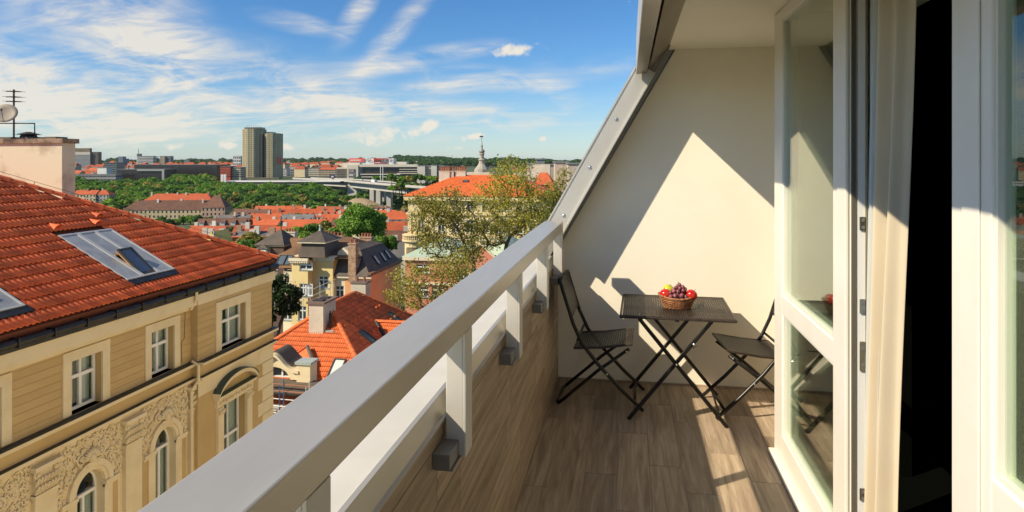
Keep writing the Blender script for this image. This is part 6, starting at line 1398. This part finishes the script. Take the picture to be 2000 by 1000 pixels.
a0, a1, H = tower(471, 509, 252, 0, 'left'); MB().prism([(a0+2, 8, H+.01), (a1, 2, H+.01), (a1, 20, H+.01), (a0+4, 20, H+.01)], (0, 0, 3.0)).obj('roof_plant', TD, tt, local=True)
b0_, b1_, H2 = tower(509.5, 540, 260, 5, 'right'); MB().box(b0_+4, b1_-9, 8, 24, H2+.01, H2+2.2).obj('roof_plant', TD, tt, local=True)
MB().box(a1-1.2, a1+1.6, 3, 22, 0, H2-2).obj('joint', TD, tt, local=True)
m = MB()
for k in range(7): x = a0+6+k*3.4; m.box(x-.12, x+.12, 10, 10.3, H+3, H+3+rv.uniform(2, 5))
m.obj('roof_masts', TD, tt, local=True, kind='stuff')
q0 = (540.5-509)/F*zc; MB().box(b1_+.1, b1_+.5, 8, 20, H2*.38, H2*.52).obj('red_banner', M('banner_red', (.55, .05, .03)), tt, local=True)
MB().box(-52, 34, -14, -1, 3, 9).box(-56, 36, -16, -1.5, 0, 2.999).obj('podium', M('podium_brown', (.10, .085, .07), (.16, .13, .10), scale=.4), tt, local=True)
# white terraces / viaduct edge and pylon
tv = thing('terrace', 'long low white terraced slabs below the twin tower', 'terrace', tuple(P(530, 372, 775)), rotz=YAW)
for dx0, dx1, z0, z1, dy in ((-55, 80, 9.9, 11.0, 0), (-50, 18, 5.4, 6.4, -6), (-30, 12, 1.6, 2.4, -12)): MB().box(dx0, dx1, dy, dy+20, z0, z1).obj('slab', WHT, tv, local=True); MB().box(dx0+1, dx1-1, dy+3, dy+20, z0-2.2, z0-.01).obj('recess', TD, tv, local=True)
py_ = thing('white_pylon', 'small white twin pylon at the left end of the terrace', 'pylon', tuple(P(436, 366, 770)), rotz=YAW)
for s in (-1.6, 1.6): MB().box(s-1.2, s+1.2, 0, 2.4, -4, 15).obj('shaft', WHT, py_, local=True)
# poplar row
pm_ = crown_mesh(301, 1.5, 1.5, 7, 22, 16, .9, LF_DEEP)
for k in range(22):
    px = 587+k*3.2+rq.uniform(-.8, .8); q = P(px, 336, 1500); t = thing('poplar_tree', ORD[k]+' dark poplar from the left in the skyline row', 'tree', (q.x, q.y, q.z-2), 'row of poplars on the skyline'); s = rq.uniform(1.0, 1.75); t.scale = (s*1.25, s*1.25, s)
    o = bpy.data.objects.new('crown', pm_); COL.objects.link(o); o.parent = t; o = bpy.data.objects.new('trunk', trm); COL.objects.link(o); o.parent = t
# congress centre
zc = 900; c = P(740, 352, zc); cc = thing('congress_centre', 'large pale congress centre with dark glass bands and rooftop billboards', 'building', tuple(c), rotz=YAW)
X = lambda px: (px-740)/F*zc; Z = lambda py: (352-py)/F*zc
def cbx(name, px0, px1, py0, py1, y0, y1, mat, kind=None, par_=None): return MB().box(X(px0), X(px1), y0, y1, Z(py1), Z(py0)).obj(name, mat, cc if par_ is None else par_, local=True, kind=kind)
CPALE = M('congress_pale', (.66, .60, .48), (.58, .53, .43), .85, scale=.06)  # pale render of the wings, upper floor and floor slabs
cbx('left_wing', 656, 680, 327, 352, 2, 40, CPALE); cbx('tower_block', 678.5, 700, 322, 351, -2, 40, CPALE); cbx('right_wing', 700.2, 816, 325, 352, 4, 44, M('congress_grey', (.44, .43, .39), (.38, .37, .34), scale=.05)); cbx('glass_front', 707, 812, 327, 345, 2.5, 3.9, DKG); cbx('upper_floor', 666, 700, 318, 326.9, 8, 40, CPALE)
for py in (331, 335.5, 340, 344.5): cbx('window_band', 655, 678, py-1.1, py+1.1, 1.0, 1.9, M('bronze_band', (.16, .11, .05), rough=.4))
for py0, py1, p0, p1 in ((321, 326, 702, 816), (339.6, 341.2, 704, 782), (344.8, 346.2, 706, 778), (330, 331.2, 780, 816), (334.6, 335.8, 780, 818), (338, 339.5, 776, 822)): cbx('floor_slab', p0, p1, py0, py1, -1, 3.2, CPALE)
cbx('rooftop_box', 677, 765, 309, 321, 14, 36, WHT); cbx('rooftop_wing', 765.5, 790, 316, 322, 16, 36, CPALE)
bb_ = cbx('billboard', 677, 707, 309, 316, 12.8, 13.9, M('billboard_red', (.72, .10, .06))); cbx('lettering', 679, 701, 312, 313.6, 12.5, 12.75, WHT, None, bb_)
bb2 = cbx('billboard', 726, 752.5, 309, 319.5, 12.8, 13.9, M('billboard_dark_red', (.42, .035, .025))); cbx('dark_panel', 728, 741, 313, 315.5, 12.5, 12.75, TD, None, bb2); cbx('car_picture', 741.5, 752, 311, 318, 12.5, 12.75, M('car_grey', (.30, .30, .31), (.05, .05, .05), scale=.4), None, bb2); cbx('lettering', 728.5, 739, 317, 318, 12.5, 12.75, WHT, None, bb2)
def oval_sign(px, py):
    m = MB(); a, b = 3.0, 1.9; ring = [(X(px)+a*math.cos(k*math.pi/12), 12.6, Z(py)+b*math.sin(k*math.pi/12)) for k in range(24)]
    o = m.tube(ring, .22, 5, closed=True).obj('logo_ring', M('logo_dark', (.12, .02, .02)), cc, local=True)
    cu = bpy.data.curves.new('logo_letters', 'FONT'); cu.body = 'KIA'; cu.size = 2.4; cu.align_x = 'CENTER'; cu.align_y = 'CENTER'; cu.extrude = .05
    f = bpy.data.objects.new('logo_letters', cu); COL.objects.link(f); f.parent = cc; f.location = (X(px), 12.5, Z(py)); f.rotation_euler = (R(90), 0, 0); cu.materials.append(MATS['logo_dark'])
    me = bpy.data.meshes.new_from_object(f.evaluated_get(bpy.context.evaluated_depsgraph_get())); g_ = bpy.data.objects.new('logo_letters', me); COL.objects.link(g_); g_.parent = cc; g_.location = f.location; g_.rotation_euler = f.rotation_euler; bpy.data.objects.remove(f)
oval_sign(716, 312.5); oval_sign(759, 312.5)
po = cbx('poster', 681.5, 694.5, 330, 345.5, -2.6, -2.1, M('poster_grey', (.10, .10, .11), (.2, .2, .2), scale=.3)); cbx('poster_picture', 683, 693, 331, 336, -2.9, -2.62, M('poster_art', (.12, .15, .30), (.5, .35, .05), scale=.35), None, po); cbx('lettering', 683, 691, 341, 343, -2.9, -2.62, WHT, None, po)
for px in (749, 753.5): MB().tube([(X(px), -20, Z(352)), (X(px), -20, Z(320))], .5, 6).obj('flag_pole', WHT, cc, local=True)
bs_ = thing('roadside_sign', 'dark blue billboard beside the road left of the congress centre', 'sign', tuple(P(649, 352, 860)), rotz=YAW); MB().box(-3.2, 3.2, 0, .5, 2.5, 7.5).obj('panel', M('sign_blue', (.02, .03, .10)), bs_, local=True); MB().box(-1.6, 1.8, -.1, -.01, 3.6, 5.6).obj('lettering', M('sign_white', (.6, .5, .5)), bs_, local=True); MB().box(-.5, .5, .1, .4, -3, 2.5).obj('post', TD, bs_, local=True)
# motorway bridge
zd = -21.5; A_ = P(590, 0, 900); Bq = P(690, 0, 800); Cq = P(800, 0, 640); Dq = P(1150, 0, 420)
br_ = thing('motorway_bridge', 'long concrete motorway bridge crossing the green gorge', 'bridge', (Bq.x, Bq.y, -60))
path = [Vector((q.x, q.y, zd)) for q in (A_, Bq, Cq, Dq)]
BRC = M('bridge_concrete', (.46, .44, .40), (.40, .38, .34), .9, scale=.05); ASP = M('asphalt', (.07, .07, .072), rough=.9)
def strip(m, o0, o1, z0, z1):
    for a, b in zip(path, path[1:]):
        t_ = (b-a).normalized(); n_ = Vector((t_.y, -t_.x, 0)) 
        m.hexa([a+n_*o0+Vector((0, 0, z0)), b+n_*o0+Vector((0, 0, z0)), b+n_*o1+Vector((0, 0, z0)), a+n_*o1+Vector((0, 0, z0)), a+n_*o0+Vector((0, 0, z1)), b+n_*o0+Vector((0, 0, z1)), b+n_*o1+Vector((0, 0, z1)), a+n_*o1+Vector((0, 0, z1))])
    return m
strip(MB(), -13, 13, -1.2, -.004).obj('deck', BRC, br_); strip(MB(), -12, 12, 0, .05).obj('roadway', ASP, br_); strip(MB(), 12.3, 13.4, -.8, 1.3).obj('edge_beam', BRC, br_); strip(MB(), -13.4, -12.3, -.8, 1.3).obj('edge_beam', BRC, br_); strip(MB(), -7, 7, -7.5, -1.21).obj('box_girder', BRC, br_)
for px, zc in ((739, 720), (753, 702), (880, 560)):
    q = P(px, 0, zc); a, b = path[1], path[2]; f = max(0, min(1, ((q-a).dot(b-a))/((b-a).length_squared))); qq = a.lerp(b, f) if px < 850 else path[2].lerp(path[3], .3)
    for s in (-5, 5): MB().box(qq.x+s-3.0, qq.x+s+1.8, qq.y-3+s*.4, qq.y+3+s*.4, -75, zd-7.4).obj('pier', BRC, br_)
q = P(693, 0, 792); MB().box(q.x-5, q.x+6, q.y-9, q.y+6, -55, zd-1.3).obj('abutment', BRC, br_)
em = thing('embankment', 'bare earth bank beside the bridge abutment', 'earth bank', tuple(P(704, 388, 700))); MB().lathe((0, 0, -8), [(26, 0), (15, 5), (7, 8), (.5, 8.6)], 14, 1, .5).obj('bank', M('bare_earth', (.36, .27, .17), (.28, .2, .12), scale=.1), em, local=True)
# vehicles on the bridge
rb = random.Random(2)
for k in range(16):
    sgi = 1 if k % 3 == 0 else 2; a, b = path[sgi], path[sgi+1]; f = rb.random()*(1 if sgi == 1 else .3); t_ = (b-a).normalized(); n_ = Vector((t_.y, -t_.x, 0)); p = a.lerp(b, f)+n_*rb.choice((9, 5.5, -5)); truck = k in (3, 9)
    nm = 'truck' if truck else 'car'; cname, cc_ = rb.choice((('white', (.7, .7, .7)), ('red', (.35, .03, .03)), ('dark', (.04, .04, .05)), ('silver', (.4, .41, .42))))
    v = thing(nm, f'tiny {cname} {nm} driving on the motorway bridge', nm, tuple(p+Vector((0, 0, .05))), 'vehicles on the bridge', rotz=math.atan2(t_.y, t_.x)); vm = M('paint_'+cname, cc_, rough=.3)
    if truck: MB().box(-4, 2.4, -1.25, 1.25, .9, 3.8).obj('cargo_box', M('paint_white', (.7, .7, .7)), v, local=True); MB().box(2.6, 4.6, -1.2, 1.2, .5, 3.0).obj('cab', vm, v, local=True)
    else: MB().box(-2.2, 2.2, -.88, .88, .35, .95).obj('body', vm, v, local=True); MB().prism([(-1.7, -.8, .951), (1.2, -.8, .951), (.6, -.8, 1.5), (-1.2, -.8, 1.5)], (0, 1.6, 0)).obj('cabin', FGL, v, local=True)
    for sx in (-1.4, 1.4):
        for sy in (-.8, .8): MB().lathe((0, 0, 0), [(.33, -.12), (.33, .12)], 10).obj('wheel', TD, v, local=True).matrix_basis = Matrix.Translation((sx*(2 if truck else 1), sy, .33)) @ Matrix.Rotation(R(90), 4, 'X')
# church turret behind the cream villa
q = P(941, 345, 150); sp = thing('church_turret', 'slender onion-domed church turret above the cream villa roof', 'turret', (q.x, q.y, q.z-6)); s_ = 150/F
MB().box(-3.0*1, 3.0, -2, 2, -2, 6+1.0).obj('base', BEI, sp, local=True)
h_ = lambda py: 6+(345-py)*s_
MB().lathe((0, 0, 0), [(1.75, h_(338)), (1.7, h_(331)), (1.15, h_(325)), (.75, h_(320)), (.62, h_(314)), (.85, h_(313)), (.8, h_(311)), (.5, h_(310)), (.48, h_(303)), (.62, h_(302)), (.65, h_(300)), (.45, h_(299))], 10).obj('shaft', M('stone_grey', (.40, .37, .30), (.30, .28, .23), scale=1), sp, local=True)
MB().lathe((0, 0, 0), [(.45, h_(299)), (.72, h_(296.5)), (.6, h_(293.5)), (.25, h_(291)), (.18, h_(287)), (.28, h_(285.5)), (.14, h_(283.5)), (.06, h_(276))], 10).obj('onion_dome', M('dome_grey', (.26, .27, .24), rough=.5), sp, local=True, smooth=True)
MB().tube([(0, 0, h_(277)), (0, 0, h_(264))], .05, 5).box(-.5, .35, -.04, .04, h_(268), h_(265.5)).obj('weather_vane', IRON, sp, local=True)
# rooftops at the far right beside the roof edge
for k, (px0, px1, py0, py1, zc, mt, lab) in enumerate(((1030, 1062, 321, 340, 230, 'pale', 'flat pale rooftop with stairhead beside the plane tree crown'), (1048, 1064, 312, 322, 260, 'dull_grey', 'dark ribbed rooftop plant box on the right horizon'), (1062, 1084, 323, 345, 215, 'tan', 'tan stepped rooftop near the sloping roof edge'), (1084, 1110, 318, 345, 205, 'rose', 'rose-beige gable wall near the sloping roof edge'), (1110, 1136, 321, 350, 198, 'rose', 'second rose-beige gable wall touching the sloping roof edge'), (1040, 1066, 329, 352, 190, 'pale', 'white chimney wall behind the small orange roof'))):
    col = {'pale': (.60, .55, .46), 'dull_grey': (.20, .21, .21), 'tan': (.48, .40, .31), 'rose': (.56, .45, .37)}[mt]
    block('rooftop', lab, px0, px1, py0, py1, zc, 6, M('rt_'+mt, col, tuple(c*.85 for c in col), .9, scale=.3), 0, 0, cat='rooftop', group='rooftops on the right', deepz=14)
for k in range(9):
    px = 1070+k*8+rq.uniform(-3, 3); q = P(px, 325, 420); t = thing('horizon_tree', ORD[k]+' green tree from the left on the right-hand horizon', 'tree', (q.x, q.y, q.z-10), 'trees on the right horizon'); s = rq.uniform(.8, 1.0); t.scale = (s, s, s); o = bpy.data.objects.new('crown', wm[k % 4]); COL.objects.link(o); o.parent = t; o = bpy.data.objects.new('trunk', trm); COL.objects.link(o); o.parent = t
for k in range(26):
    px = 765+k*3.8+rq.uniform(-1.6, 1.6); q = P(px, 358, 620); t = thing('roadside_tree', ORD[k]+' tree from the left on the bank behind the bridge', 'tree', (q.x, q.y, zd+rq.uniform(-8, -5)+8*(k % 3 == 0)), 'trees behind the bridge'); s = rq.uniform(.8, 1.1); t.scale = (s, s, s); o = bpy.data.objects.new('crown', wm[k % 5]); COL.objects.link(o); o.parent = t; o = bpy.data.objects.new('trunk', trm); COL.objects.link(o); o.parent = t
# specks of houses and woods on the far hills
rg3 = np.random.default_rng(8); mh = MB(); mw = []
for k in range(420):
    px = rg3.uniform(560, 1130); zc = rg3.uniform(2600, 5200); q = P(px, 0, zc); z = terr(q.x, q.y); w2 = rg3.uniform(8, 22); h2 = rg3.uniform(8, 20); mh.box(q.x-w2, q.x+w2, q.y-8, q.y+8, z-4, z+h2)
o = mh.obj('far_town', M('far_town', (.60, .56, .50), (.45, .35, .28), .9, scale=.003, isl=.25)); tag(o, 'scattered pale far houses on the hills', 'far town', kind='stuff')
Vs = []
for k in range(1100):
    px = rg3.uniform(760, 1150) if k % 5 else rg3.uniform(100, 760); zc = rg3.uniform(2200, 4800); q = P(px, 0, zc); z = terr(q.x, q.y); s = rg3.uniform(1.0, 2.2)*(1+zc/5000); Vs.append(lc[k % 3]*s*np.array([1.6, 1.6, 1])+np.array([q.x, q.y, z-2]))
V = np.concatenate(Vs); o = bpy.data.objects.new('far_woods', np_mesh('far_woods', V, np.arange(len(V)).reshape(-1, 4), LF_DEEP)); COL.objects.link(o); tag(o, 'dark green woods on the far hills', 'woods', kind='stuff')
rg4 = random.Random(6); ms = [MB() for _ in range(3)]
for k in range(420):
    px = rg4.uniform(-60, 780); zc = rg4.uniform(1150, 3000); q = P(px, 0, zc); z = terr(q.x, q.y); w2 = rg4.uniform(6, 16); h2 = rg4.uniform(9, 17); i_ = k % 2; ms[i_].box(q.x-w2, q.x+w2, q.y-7, q.y+7, z-4, z+h2); hip(ms[2], q.x-w2-.5, q.x+w2+.5, q.y-7.5, q.y+7.5, z+h2+.01, 5, 'x', 5)
for i_, mt in ((0, WCOL[0]), (1, WCOL[2]), (2, RORG)): o = ms[i_].obj('far_roofscape', mt); tag(o, ('cream walls', 'grey walls', 'red roofs')[i_]+' of the dense far roofscape on the plateau', 'far town', kind='stuff')

# ------------------------------------------------------------------ haze: one closed box of thin air round the whole scene
hz = MB().box(-27000, 27000, -27000, 27000, -120, 110).obj('haze', None); tag(hz, 'thin pale blue haze filling the air over the city', kind='stuff')
hm = bpy.data.materials.new('haze_air'); hm.use_nodes = True; hm.node_tree.nodes.clear()
vo = hm.node_tree.nodes.new('ShaderNodeVolumePrincipled'); vo.inputs['Color'].default_value = (.80, .88, 1.0, 1); vo.inputs['Density'].default_value = .000020; vo.inputs['Anisotropy'].default_value = 0
ho = hm.node_tree.nodes.new('ShaderNodeOutputMaterial'); hm.node_tree.links.new(vo.outputs[0], ho.inputs['Volume']); hz.data.materials.append(hm)
SC.cycles.volume_bounces = 0
